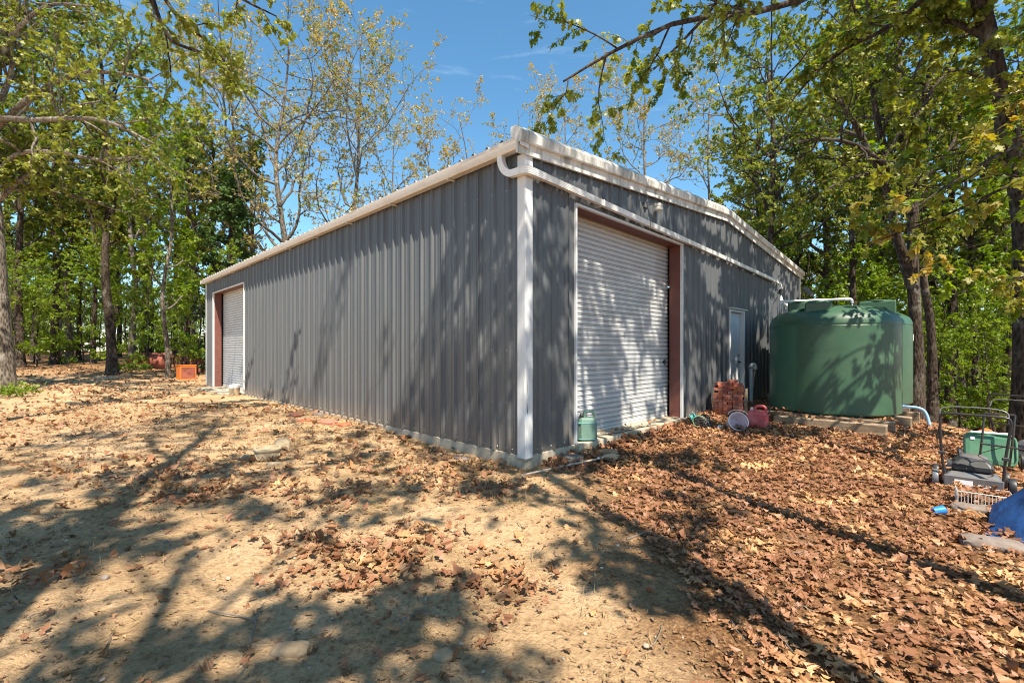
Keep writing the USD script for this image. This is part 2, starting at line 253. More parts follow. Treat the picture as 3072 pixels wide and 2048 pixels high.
# soil: pale sandy earth with darker litter where the leaves lie thick (mask is by place: right of the yard and in the woods)
M['soil'] = mat('sandy_soil', {
    'g': ('geometry', {}), 'sx': ('separate_xyz', {}),
    'n1': ('noise_texture', {'scale': 0.9, 'detail': 7.0, 'roughness': 0.62}), 'r1': ('rgb_ramp', {'ramp': [(0.30, (0.36, 0.24, 0.125)), (0.5, (0.54, 0.365, 0.205)), (0.72, (0.66, 0.48, 0.30))]}),
    'n2': ('noise_texture', {'scale': 26.0, 'detail': 7.0, 'roughness': 0.72}), 'r2': ('rgb_ramp', {'ramp': [(0.33, (0.46, 0.42, 0.36)), (0.45, (0.86, 0.82, 0.79)), (0.66, (1.15, 1.13, 1.1))]}),
    'v': ('voronoi_texture', {'scale': 55.0, 'feature': 'f1'}), 'rv': ('rgb_ramp', {'ramp': [(0.0, (0.55, 0.5, 0.45)), (0.22, (1, 1, 1)), (1.0, (1, 1, 1))]}),
    'm1': ('mix_color', {'blend_type': 'multiply', 'fac': 1.0, 'use_clamp': False}), 'm2': ('mix_color', {'blend_type': 'multiply', 'fac': 0.9, 'use_clamp': False}),
    'nm': ('noise_texture', {'scale': 1.6, 'detail': 5.0, 'roughness': 0.65}), 'mm': ('math', {'math_type': 'multiply_add', 'value2': 1.6}), 'mk': ('map_range', {'from_min': 1.35, 'from_max': 1.95, 'to_min': 0.0, 'to_max': 1.0, 'clamp': True}),
    'n4': ('noise_texture', {'scale': 40.0, 'detail': 5.0, 'roughness': 0.7}), 'r4': ('rgb_ramp', {'ramp': [(0.34, (0.05, 0.026, 0.014)), (0.5, (0.20, 0.10, 0.045)), (0.66, (0.40, 0.22, 0.10))]}),
    'far': ('map_range', {'from_min': 17.0, 'from_max': 27.0, 'to_min': 0.0, 'to_max': 0.85, 'clamp': True}), 'mxk': ('math', {'math_type': 'maximum'}), 'fn': ('math', {'math_type': 'multiply'}),
    'm3': ('mix_color', {}), 'bh': ('math', {'math_type': 'add'}), 'b': ('bump', {'strength': 1.0, 'distance': 0.035}),
    'p': ('principled_bsdf', {'roughness': 0.95, 'specular_ior_level': 0.15})},
    [('g.position', 'sx.vector'), ('g.position', 'n1.vector'), ('g.position', 'n2.vector'), ('g.position', 'v.vector'), ('g.position', 'nm.vector'), ('g.position', 'n4.vector'),
     ('n1.fac', 'r1.fac'), ('n2.fac', 'r2.fac'), ('v.distance', 'rv.fac'), ('r1.color', 'm1.a'), ('r2.color', 'm1.b'), ('m1.result', 'm2.a'), ('rv.color', 'm2.b'),
     ('nm.fac', 'mm.value1'), ('sx.x', 'mm.value3'), ('mm.value', 'mk.value'), ('sx.y', 'far.value'), ('far.result', 'mxk.value1'), ('mk.result', 'mxk.value2'),
     ('n4.fac', 'r4.fac'), ('mxk.value', 'm3.fac'), ('m2.result', 'm3.a'), ('r4.color', 'm3.b'), ('m3.result', 'p.base_color'),
     ('n2.fac', 'bh.value1'), ('n4.fac', 'bh.value2'), ('bh.value', 'b.height'), ('b.normal', 'p.normal')])

# ------------------------------------------------------------------ the lie of the land
CX, CY, TH = 0.18, 6.2, math.radians(45.5)      # near corner of the building and heading of its gable wall
U, V = np.array([math.cos(TH), math.sin(TH)]), np.array([-math.sin(TH), math.cos(TH)])
def wp(a, b):                                     # building axes -> world
    return np.array([CX, CY]) + a * U + b * V
_c = [(0, 0, -.2), (-3, 3, -.17), (3, 3, -.22), (0, 4, -.19), (CX, CY, -.2), (5.3, 5.3, -.17), (7.5, 5, -.32), (-3.5, 6.5, -.13), (-12, 8, -.1), (-18, 16, 0), (-18, 25, .28), (-30, 40, .8), (-50, 60, 1.3),
      (-10, 40, .6), (0, 42, .4), (10, 10, -.4), (9.2, 7, -.4), (14, 14, -1.2), (20, 20, -2.6), (15, 8, -1.1), (30, 40, -4), (40, 30, -4.5), (12, 20, -.8), (60, 60, -5.5), (0, -10, -.3), (-12, -10, -.2), (12, -8, -.9), (6.5, 7.9, -.11), (7.9, 9.0, -.1), (-25, 5, 0), (-40, 20, .4)]
for s, z in ((2, -.14), (4, -.06), (8, -.03), (12.7, -.05), (17.8, -.03)): _c.append((*wp(-.25, s), z))
for s, z in ((1, -.15), (3, -.11), (4.9, -.08), (7, .0), (11, .04), (14.5, 0.0)): _c.append((*wp(s, -.25), z))
for s in (2, 6, 10): _c += [(*wp(5, s), -.25), (*wp(10, s), -.2)]
_c = np.array(_c, float)
_rbf = RBFInterpolator(_c[:, :2], _c[:, 2], kernel='linear', smoothing=0.02)
def G(x, y):
    p = np.stack([np.asarray(x, float).ravel(), np.asarray(y, float).ravel()], 1)
    z = np.clip(_rbf(p), -7, 2.5)
    q = np.column_stack([p, np.zeros(len(p))])
    z = z + 0.05 * (meshkit.fbm(q * 0.9, 4, 5) - 0.5)
    return z.reshape(np.shape(x))
def at(px, py, dz=0.0):
    "the point of the ground seen at a pixel of the photograph"
    z = -0.15
    for _ in range(25):
        y = (CZ - z - dz) * F / (py - HOR); z = 0.5 * z + 0.5 * float(G((px - 1536) / F * y, y))
    return np.array([(px - 1536) / F * y, y, z])

def spaced(lo, a, b, hi, d, grow):
    x = list(np.arange(a, b + d / 2, d)); s = d
    while x[-1] < hi: s *= grow; x.append(x[-1] + s)
    s = d
    while x[0] > lo: s *= grow; x.insert(0, x[0] - s)
    return np.array(x)
gx, gy = spaced(-260, -6.5, 7.5, 260, 0.06, 1.13), spaced(-200, 1.5, 8.5, 320, 0.06, 1.13)
XX, YY = np.meshgrid(gx, gy, indexing='ij')
q = np.stack([XX, YY, 0 * XX], -1)
near = np.clip(1.5 - np.hypot(XX, YY - 4) / 14, 0, 1)
ZZ = G(XX, YY) + near * (0.045 * (meshkit.fbm(q * 5.0, 4, 9) - 0.5) + 0.026 * (meshkit.noise(q * 15.0, 3) - 0.5))
i, j = np.meshgrid(np.arange(len(gx) - 1), np.arange(len(gy) - 1), indexing='ij'); n_ = len(gy)
quads = np.stack([i * n_ + j, (i + 1) * n_ + j, (i + 1) * n_ + j + 1, i * n_ + j + 1], -1).reshape(-1, 4)
ground = thing('ground', 'pale sandy yard with thick brown leaf cover to the right of the building', 'ground', kind='structure')
obj('soil', (np.stack([XX, YY, ZZ], -1).reshape(-1, 3), quads), M['soil'], ground, smooth=True)

# ------------------------------------------------------------------ the workshop: x runs along the gable wall, y along the eave wall
W, L, H, APX, RISE = 14.9, 17.8, 4.2, 7.4, 0.6
def top(x): return H + RISE * np.minimum(np.asarray(x, float) / APX, (W - np.asarray(x, float)) / (W - APX))
shop = thing('workshop_building', 'large charcoal ribbed metal workshop with white trim and roller shutters', 'building', (CX, CY, 0), TH)
D1, D2, DH = (1.135, 4.87), (12.70, 16.70), 3.66       # roller shutters: in the gable wall, in the eave wall
E1, EH = (7.62, 8.72), 2.5                              # walk-in door
PW = 0.9144
def profile(a, b):
    "ribbed sheet between a and b: positions along the wall and outward offsets"
    pts = [(a, 0.0), (b, 0.0)]
    k0, k1 = int(a / 0.3048) - 1, int(b / 0.3048) + 2
    for k in range(k0, k1):
        c = k * 0.3048
        for dx, h in ((-.038, 0), (-.016, .037), (.016, .037), (.038, 0), (.085, 0), (.094, .008), (.112, .008), (.121, 0), (.184, 0), (.193, .008), (.211, .008), (.220, 0)):
            if a < c + dx < b: pts.append((c + dx, h))
    return np.array(sorted(pts))
def sheet(spans, ztop, place, zlo=0.0):
    mb = MB()
    for a, b, z0 in spans:
        p = profile(a, b); n = len(p); z1 = ztop(p[:, 0])
        lo = np.stack([p[:, 0], p[:, 1], np.full(n, z0)], 1); hi = np.stack([p[:, 0], p[:, 1], z1], 1)
        v = np.vstack([place(lo), place(hi)]); k = np.arange(n - 1)
        mb.add(v, np.stack([k, k + 1, n + k + 1, n + k], 1))
    return mb
def wall(length, openings, ztop, place, rows, flip=False):
    w = part('wall', shop); scr = MB(); dot = trimesh.creation.icosphere(0, 0.0085)
    k = 0
    while k * PW < length - 1e-6:
        a, b = k * PW, min((k + 1) * PW, length) ; spans = [(a, b, 0.0)]
        for (oa, ob, oz) in openings:
            new = []
            for sa, sb, sz in spans:
                if sz > 0 or sb <= oa or sa >= ob: new.append((sa, sb, sz)); continue
                if sa < oa: new.append((sa, oa, 0.0))
                new.append((max(sa, oa), min(sb, ob), oz))
                if sb > ob: new.append((ob, sb, 0.0))
            spans = new
        m = sheet(spans, ztop, place)
        v, f = m.mesh(); obj('panel', (v, f[:, ::-1] if flip else f), M['wall'], w)
        k += 1
    c = 0.3048
    while c < length - .1:
        for z in rows:
            if any(oa - .06 < c + .05 < ob + .06 and z < oz + .05 for oa, ob, oz in openings): continue
            for dx in ((.052,) if z > .2 else (.052, -.06)):
                if z < float(ztop(c)) - .1: scr.tm(dot, tr(*place(np.array([[c + dx, .003, z + .004 * math.sin(c * 37)]]))[0]))
        c += 0.3048
    if scr.n: obj('screws', scr, M['screw'], w, kind='stuff')
    return w
wall(W, [(D1[0], D1[1], DH), (E1[0], E1[1], EH)], top, lambda p: np.stack([p[:, 0], -p[:, 1], p[:, 2]], 1), (.06, .75, 1.5, 2.7, 3.75))
wall(L, [(D2[0], D2[1], DH)], lambda y: np.full(np.shape(y), H + .04), lambda p: np.stack([-p[:, 1], p[:, 0], p[:, 2]], 1), (.06, .70, 1.44, 2.64, 3.7), flip=True)
wall(W, [], top, lambda p: np.stack([p[:, 0], L + p[:, 1], p[:, 2]], 1), (), flip=True)
wall(L, [], lambda y: np.full(np.shape(y), H + .04), lambda p: np.stack([W + p[:, 1], p[:, 0], p[:, 2]], 1), ())

# foundation and door aprons
fb = MB()
fb.box((-.012, -.012, -.8), (W + .012, L + .012, -.004), .012)
obj('foundation', fb, M['concrete'], shop)
obj('door_apron', MB().box((D1[0] - .03, -.10, -.5), (D1[1] + .10, .34, .004), .012), M['concrete'], shop)
obj('door_apron', MB().box((-.55, D2[0] + .5, -.3), (.34, D2[1] - .05, .002), .015), M['concrete'], shop)

# roof: ribbed panels running from eave to ridge, the two slopes
roof = part('roof', shop)
def slope_sheet(y0, y1, left):
    p = profile(y0, y1); n = len(p); sl = RISE / (APX if left else W - APX)
    xe, xr = (-.155, APX) if left else (W + .13, APX)
    ze, zr = H + .115 - .15 * sl, H + .115 + RISE
    e = np.stack([np.full(n, xe), p[:, 0], ze + p[:, 1]], 1); r = np.stack([np.full(n, xr), p[:, 0], zr + p[:, 1]], 1)
    lip = e.copy(); lip[:, 2] -= 0.004
    k = np.arange(n - 1); f = np.stack([k, k + 1, n + k + 1, n + k], 1)
    return MB().add(np.vstack([e, r]), f if not left else f[:, ::-1])
for left in (True, False):
    y = -.05
    while y < L + .05:
        obj('panel', slope_sheet(y, min(y + PW, L + .06), left), M['roof'], roof); y += PW
obj('ridge_cap', MB().add([(APX - .18, -.06, H + RISE + .15), (APX, -.06, H + RISE + .175), (APX + .18, -.06, H + RISE + .15), (APX - .18, L + .06, H + RISE + .15), (APX, L + .06, H + RISE + .175), (APX + .18, L + .06, H + RISE + .15)], [[0, 1, 4, 3], [1, 2, 5, 4]]), M['roof'], roof)

# gable (rake) trim: sculptured profile swept up and down the slope; several lengths
def sweep_profile(prof, a, b):
    "profile points (out, up) swept from a to b (each x, y0, z)"
    prof = np.asarray(prof, float); n = len(prof); rows = []
    for (x, z) in (a, b): rows.append(np.stack([np.full(n, x), -prof[:, 0], z + prof[:, 1]], 1))
    k = np.arange(n); f = np.stack([k, (k + 1) % n, n + (k + 1) % n, n + k], 1)
    mb = MB().add(np.vstack(rows), f)
    for base, fl in ((0, False), (n, True)):
        c = rows[base // n].mean(0); ff = [[n, i, (i + 1) % n] if fl else [n, (i + 1) % n, i] for i in range(n)]
        mb.add(np.vstack([rows[base // n], c]), ff)
    return mb
RK = [(.038, -.13), (.075, -.13), (.078, .0), (.125, .004), (.135, .022), (.150, .125), (.10, .19), (.04, .235), (-.06, .235), (-.06, .10), (.03, .06)]
rk = part('rake_trim', shop)
cuts = [-.222, 2.9, 5.9, APX]
for a, b in zip(cuts[:-1], cuts[1:]):
    obj('trim_length', sweep_profile(RK, (a + (.0 if a < 0 else .0), H + RISE * a / APX), (b - .003, H + RISE * (b - .003) / APX)), M['rake'], rk)
cuts = [APX, 10.4, 13.3, W + .17]
for a, b in zip(cuts[:-1], cuts[1:]):
    sl = RISE / (W - APX)
    obj('trim_length', sweep_profile(RK, (a + .003, H + RISE - sl * (a + .003 - APX)), (b, H + RISE - sl * (b - APX))), M['rake'], rk)
# corner trims: bent sheet with a dent low down
def corner_trim(x, y, sx, sy, z0, z1, dent):
    n = 60; z = np.linspace(z0, z1, n)
    pts = [(.115, -.002), (.115, .030), (.108, .040), (.02, .042), (-.030, .042), (-.042, .030), (-.042, -.02), (-.040, -.108), (-.030, -.115), (.002, -.115)]
    pr = np.array(pts)                                         # (along the wall, outward) for one face, folded round the corner
    v = []
    for zz in z:
        q = pr.copy()
        if dent:
            g = math.exp(-((zz - .62) / .10)**2) * .022 + math.exp(-((zz - .95) / .12)**2) * .012 + .004 * math.sin(zz * 9)
            q[2:8] += np.array([[0.4, -1.0]]) * g * np.array([.2, .8, 1.0, 1.0, .7, .2])[:, None]
            if zz < .6: q[3:7] += (-.006, .008)
        # q: (a along the gable wall, b outward from the gable wall)
        v.append(np.stack([x + sx * q[:, 0], y - sy * q[:, 1], np.full(len(q), zz)], 1))
    m = len(pr); v = np.array(v).reshape(-1, 3)
    i, j = np.meshgrid(np.arange(n - 1), np.arange(m - 1), indexing='ij')
    f = np.stack([i * m + j, i * m + j + 1, (i + 1) * m + j + 1, (i + 1) * m + j], -1).reshape(-1, 4)
    return v, f
obj('corner_trim', corner_trim(0, 0, 1, 1, -.03, H - .1, True), M['trim'], shop, smooth=40, label='dented white corner trim nearest the camera')
obj('corner_trim', corner_trim(W, 0, -1, 1, -.03, H - .1, False), M['trim'], shop, smooth=40)
obj('corner_trim', corner_trim(0, L, 1, -1, -.03, H - .1, False), M['trim'], shop, smooth=40)

# gutter along the eave, hangers and outlet
GP = np.array([(-.06, .0), (-.15, -.004), (-.18, .018), (-.188, .055), (-.208, .085), (-.212, .125), (-.198, .128), (-.195, .09), (-.175, .06), (-.168, .03), (-.145, .010), (-.065, .012)])
def gutter(y0, y1):
    n = len(GP); z = H - .055
    a = np.stack([GP[:, 0], np.full(n, y0), z + GP[:, 1]], 1); b = np.stack([GP[:, 0], np.full(n, y1), z + GP[:, 1]], 1)
    k = np.arange(n); return MB().add(np.vstack([a, b]), np.stack([k, n + k, n + (k + 1) % n, (k + 1) % n], 1))
gut = part('gutter', shop)
for a, b in ((-.10, 6.1), (6.104, 12.2), (12.204, L + .1)): obj('gutter_length', gutter(a, b), M['gutter'], gut)
obj('end_cap', MB().box((-.214, -.112, H - .058), (-.04, -.102, H + .075), .004), M['trim'], gut)
obj('end_cap', MB().box((-.214, L + .102, H - .058), (-.04, L + .112, H + .075), .004), M['trim'], gut)
y = 1.5
while y < L:
    obj('hanger', MB().box((-.16, y, H - .085), (.0, y + .035, H - .060), .003), M['gutter'], gut); y += 1.75
obj('fascia', MB().box((-.042, -.03, H - .05), (-.034, L, H + .10)), M['gutter'], shop)

# downspout: ribbed rectangular pipe, S-bend off the gutter, round the corner and down along the gable wall to the tanks
ds = part('downspout', shop)
def rect_pipe(path, ups, w=.085, t=.062, ribs=True):
    "rectangular pipe along a path; ups gives the 'width' direction at each point"
    path, ups = np.asarray(path, float), np.asarray(ups, float)
    tn = np.gradient(path, axis=0); tn /= np.linalg.norm(tn, axis=1, keepdims=True)
    ups = ups - (ups * tn).sum(1)[:, None] * tn; ups /= np.linalg.norm(ups, axis=1, keepdims=True); out = np.cross(tn, ups)
    sec = [(-.5, -.5), (-.5, .5)]
    if ribs:
        for k in range(4):
            c = -.375 + .25 * k; sec += [(c - .09, .5), (c - .05, .42), (c + .05, .42), (c + .09, .5)]
    sec += [(.5, .5), (.5, -.5)]
    sec = np.array(sec); n, k = len(sec), len(path)
    v = path[:, None] + sec[None, :, :1] * w * ups[:, None] + sec[None, :, 1:] * t * out[:, None]
    i, j = np.meshgrid(np.arange(k - 1), np.arange(n), indexing='ij')
    f = np.stack([i * n + j, i * n + (j + 1) % n, (i + 1) * n + (j + 1) % n, (i + 1) * n + j], -1).reshape(-1, 4)
    return v.reshape(-1, 3), f[:, ::-1]
SP0, SP1 = np.array([.30, -.105, 3.84]), np.array([11.75, -.105, 3.60])
el = smoothpts([(-.11, .36, H - .05), (-.112, .345, H - .15), (-.105, .29, H - .26), (-.10, .19, H - .335), (-.10, .06, H - .352), (-.10, -.02, H - .352)], 16)
obj('elbow', MB().add(*rect_pipe(el, np.vstack([np.tile([0, -1, 0.0], (4, 1)), np.linspace([0, -1, .1], [0, .25, 1], 8), np.tile([0, 0, 1.0], (4, 1))]), .095, .075, False)), M['spout'], ds, smooth=35)
el2 = smoothpts([(-.10, .03, H - .352), (-.098, -.03, H - .353), (-.07, -.092, H - .355), (.0, -.106, H - .357), (.30, -.105, 3.838)], 18)
obj('elbow', MB().add(*rect_pipe(el2, np.tile([0, 0, 1.0], (18, 1)), .098, .075, True)), M['spout'], ds)
cutp = [0, .26, .52, .78, 1.0]
for a, b in zip(cutp[:-1], cutp[1:]):
    p = SP0 + (SP1 - SP0) * np.linspace(a, b - .002, 4)[:, None]
    obj('pipe_length', MB().add(*rect_pipe(p, np.tile([0, 0, 1.0], (4, 1)), .092, .066)), M['spout'], ds)
for x in (1.7, 4.4, 7.1, 9.6):
    zc = 3.84 + (3.60 - 3.84) * (x - .3) / 11.45
    obj('strap', MB().box((x, -.142, zc - .052), (x + .035, -.001, zc - .047)).box((x, -.145, zc - .052), (x + .035, -.1405, zc + .05)), M['spout'], ds)
el3 = smoothpts([SP1, SP1 + (.12, 0, -.006), SP1 + (.2, -.01, -.07), SP1 + (.22, -.02, -.2)], 10)
obj('elbow', MB().add(*rect_pipe(el3, np.linspace([0, 0, 1.0], [1, 0, 0.1], 10), .092, .07, False)), M['spout'], ds, smooth=35)
obj('rubber_joint', MB().tube([SP1 + (.22, -.02, -.19), SP1 + (.22, -.02, -.36)], .052, 12), M['black'], ds)
obj('inlet_pipe', MB().tube([SP1 + (.22, -.02, -.33), SP1 + (.22, -.02, -.56), SP1 + (.24, -.2, -.75), SP1 + (.25, -.5, -.8)], .06, 14), M['pvc'], ds)

# roller shutters, each slat a piece
def shutter(x0, x1, place, label, latch):
    d = part('roller_shutter', shop, label)
    pitch = DH / 42
    prof = [(-.016, .0), (.012, .07), (.017, .30), (.015, .60), (-.010, .68), (.012, .77), (.012, .84), (-.016, .93), (-.018, 1.0)]
    for k in range(42):
        z0 = .055 + k * pitch; xs = np.array([x0 - .09, x1 + .09]); n = len(prof)
        v = [[(x, o, z0 + t * pitch) for o, t in prof] + [(x, -.026, z0 + pitch), (x, -.026, z0)] for x in xs]
        v = np.array(v).reshape(-1, 3); m = n + 2; kk = np.arange(m)
        f = np.stack([kk, m + kk, m + (kk + 1) % m, (kk + 1) % m], 1)
        obj('slat', (place(v), f), M['shutter'], d)
    bar = cbox((x0 - .07, -.02, .006), (x1 + .07, .02, .055), .006)
    obj('bottom_bar', (place(bar.vertices), bar.faces), M['gutter'], d)
    if latch:
        m = MB().box((x1 - .16, .012, 1.16), (x1 - .05, .03, 1.22), .004).box((x1 - .125, .03, 1.12), (x1 - .095, .045, 1.26), .004).tube([(x1 - .02, .025, 1.19), (x1 - .15, .035, 1.19)], .008, 6)
        v, f = m.mesh(); obj('slide_latch', (place(v), f), M['black'], d)
def opening(x0, x1, place):
    J = .36
    for a, b in ((x0 - .09, x0 - .001), (x1 + .001, x1 + .09)):
        m = cbox((a, -.262, .0), (b, -.004, DH + .09), .004); obj('door_jamb', (place(m.vertices * [1, 1, 1]), m.faces), M['red_steel'], shop)
    m = cbox((x0 - .0005, -.262, DH + .001), (x1 + .0005, -.004, DH + .09), .004); obj('door_header', (place(m.vertices), m.faces), M['red_steel'], shop)
    m = cbox((x0 - .3, -.45, DH + .1), (x1 + .3, -.262, DH + .5)); obj('shutter_box', (place(m.vertices), m.faces), M['red_steel'], shop)
    # white edge trim round the opening
    for lo, hi in (((x0 - .036, -.02, .002), (x0 + .004, .038, DH)), ((x1 - .004, -.02, .002), (x1 + .036, .038, DH)), ((x0 - .036, -.02, DH + .0005), (x1 + .036, .042, DH + .036))):
        m = cbox(lo, hi, .003); obj('door_trim', (place(m.vertices), m.faces), M['trim'], shop)
pl1 = lambda v: np.stack([v[:, 0], -v[:, 1], v[:, 2]], 1)
def sh(place, back): return lambda v: place(np.asarray(v) + [0, back, 0])
def fixpl2(v): v = np.asarray(v); return np.stack([-v[:, 1], v[:, 0], v[:, 2]], 1)
opening(D1[0], D1[1], pl1); shutter(D1[0], D1[1], sh(pl1, -.345), 'white roller shutter in the gable wall, sun dappled', True)
opening(D2[0], D2[1], fixpl2); shutter(D2[0], D2[1], sh(fixpl2, -.345), 'grey looking shaded roller shutter at the far end of the eave wall', False)

# walk-in door
ed = part('entry_door', shop)
for lo, hi in (((E1[0] - .02, -.06, 0), (E1[0] + .05, .12, EH)), ((E1[1] - .05, -.06, 0), (E1[1] + .02, .12, EH)), ((E1[0] + .0505, -.06, EH - .06), (E1[1] - .0505, .12, EH))):
    obj('frame', MB().box(lo, hi, .004), M['trim'], ed)
obj('hood', MB().box((E1[0] - .05, -.13, EH + .002), (E1[1] + .05, .02, EH + .03), .004), M['gutter'], ed)
obj('door_leaf', MB().box((E1[0] + .055, .06, .1), (E1[1] - .055, .105, EH - .065), .003), M['trim'], ed)
for z in (.35, 1.15): obj('panel_moulding', MB().box((E1[0] + .2, .052, z), (E1[1] - .2, .0595, z + .65 if z < 1 else z + 1.0), .003), M['trim'], ed)
obj('handle', MB().tube([(E1[1] - .15, .06, 1.12), (E1[1] - .15, -.01, 1.12), (E1[1] - .26, -.015, 1.12)], .014, 8).lathe([(0, 0), (.03, 0), (.03, .012), (0, .012)], 12, tr(E1[1] - .15, .058, 1.12) @ rot(math.pi / 2, [1, 0, 0])), M['black'], ed)
obj('deadbolt', MB().lathe([(0, 0), (.028, 0), (.024, .02), (0, .02)], 12, tr(E1[1] - .15, .058, 1.3) @ rot(math.pi / 2, [1, 0, 0])), M['grey_metal'], ed)

# gable floodlight with a round milky globe, and the grey flood lamp near the far corner
fl = part('wall_lamp', shop, 'round milky wall lamp under the gable trim')
lx, lz = 3.50, 4.13
obj('bracket', MB().tube([(lx - .22, -.03, lz + .02), (lx - .12, -.09, lz + .05), (lx - .02, -.16, lz + .06)], .018, 8).box((lx - .27, -.05, lz - .03), (lx - .19, -.005, lz + .07), .004), M['grey_metal'], fl)
obj('housing', MB().lathe([(0, .07), (.045, .07), (.075, .05), (.09, .04), (.09, .01), (.0, .01)], 20, tr(lx, -.17, lz)), M['gutter'], fl, smooth=35)
obj('globe', MB().lathe([(.084, .008), (.084, -.045), (.074, -.062), (.0, -.066)], 20, tr(lx, -.17, lz)), M['glass'], fl, smooth=35)
fl2 = part('flood_lamp', shop, 'grey flood lamp on the gable wall near its far corner')
obj('arm', MB().tube([(14.2, -.02, 3.18), (14.2, -.25, 3.22), (14.2, -.35, 3.35)], .025, 8), M['grey_metal'], fl2)
obj('head', MB().tm(cbox((-.14, -.07, -.2), (.14, .07, .2), .03), tr(14.2, -.42, 3.5) @ rot(-.7, [1, 0, 0])), M['grey_metal'], fl2)

# ------------------------------------------------------------------ trees
def norm(v): return v / (np.linalg.norm(v, axis=-1, keepdims=True) + 1e-9)
def interp(P, t):
    "P (N,k,3), t (N,m) -> points and directions (N,m,3)"
    k = P.shape[1]; s = np.clip(t, 0, 1) * (k - 1) * 0.99999; i = s.astype(int); f = (s - i)[..., None]
    a = np.take_along_axis(P, i[..., None].repeat(3, -1), 1); b = np.take_along_axis(P, (i + 1)[..., None].repeat(3, -1), 1)
    return a * (1 - f) + b * f, norm(b - a)
def spawn(rng, P, R, n, t0, t1, ang, length, k, wander, up, rfrac, tip=0.25, keep=1.0):
    N = len(P)
    t = t0 + (np.arange(n)[None] + rng.random((N, n))) / n * (t1 - t0)
    p0, d = interp(P, t)
    r = np.take_along_axis(R, np.clip((t * (R.shape[1] - 1)).astype(int), 0, R.shape[1] - 1), 1)
    az = np.arange(n)[None] * 2.4 + rng.random((N, 1)) * 6.28 + rng.normal(0, .5, (N, n))
    ref = np.where(np.abs(d[..., 2:]) < .9, [0, 0, 1.0], [1.0, 0, 0]); a = norm(np.cross(d, ref)); b = np.cross(d, a)
    perp = np.cos(az)[..., None] * a + np.sin(az)[..., None] * b
    al = rng.uniform(ang[0], ang[1], (N, n))[..., None]
    dc = np.cos(al) * d + np.sin(al) * perp
    Lc = length(t) * rng.uniform(.7, 1.25, (N, n))
    m = rng.random((N, n)) < keep
    p, dc, Lc, r = p0[m], norm(dc[m]), Lc[m], r[m]
    pts = [p]
    for s in range(k - 1):
        dc = norm(dc + rng.normal(0, wander, dc.shape) + np.array([0, 0, up])); p = p + dc * (Lc / (k - 1))[:, None]; pts.append(p)
    P2 = np.stack(pts, 1); R2 = (r * rfrac)[:, None] * np.linspace(1, tip, k)[None]
    return P2, np.minimum(R2, np.maximum(Lc[:, None] * .05, .004))
LT = {  # leaf outlines: (y along, half width, lift)
    'far': [(0, 0, 0), (.45, .34, .07), (1, 0, -.05)],
    'mid': [(0, 0, 0), (.25, .24, .04), (.42, .13, .05), (.66, .36, .03), (1, 0, -.12)],
    'oak': [(0, .02, 0), (.16, .07, .02), (.30, .30, .05), (.42, .10, .06), (.60, .40, .04), (.70, .15, .02), (.84, .24, -.04), (1, 0, -.14)],
    'maple': [(0, .02, 0), (.14, .30, .0), (.22, .16, .03), (.50, .52, -.02), (.55, .18, .04), (.78, .20, .0), (1, 0, -.12)]}
def leaf_template(kind):
    o = np.array(LT[kind]); n = len(o)
    v = np.vstack([np.stack([-o[:, 1], o[:, 0], o[:, 2]], 1), np.stack([o[:, 1], o[:, 0], o[:, 2]], 1)]); k = np.arange(n - 1)
    f = np.vstack([np.stack([k, n + k, n + k + 1], 1), np.stack([k, n + k + 1, k + 1], 1)])
    used = [t for t in f if np.linalg.norm(np.cross(v[t[1]] - v[t[0]], v[t[2]] - v[t[0]])) > 1e-9]
    v0, inv = np.unique(np.round(v, 6), axis=0, return_inverse=True); return v0, inv.ravel()[np.array(used)]
def leaves(rng, T, per, size, kind, droop=.25, spread=1.0, t0=.1):
    N = len(T); t = rng.uniform(t0, 1.04, (N, per)); p, d = interp(T, t); p, d = p.reshape(-1, 3), d.reshape(-1, 3); n = len(p)
    ax = norm(.55 * d + rng.normal(0, .6, (n, 3)) * spread - np.array([0, 0, droop]))
    nm = rng.normal(0, .55, (n, 3)) + np.array([0, 0, .9]); side = norm(np.cross(nm, ax)); nn = np.cross(ax, side)
    s = size * rng.uniform(.6, 1.3, (n, 1, 1)); v, f = leaf_template(kind)
    X = p[:, None] + s * (v[None, :, :1] * side[:, None] + v[None, :, 1:2] * ax[:, None] + v[None, :, 2:] * nn[:, None])
    return X.reshape(-1, 3), (np.arange(n)[:, None, None] * len(v) + f[None]).reshape(-1, 3)

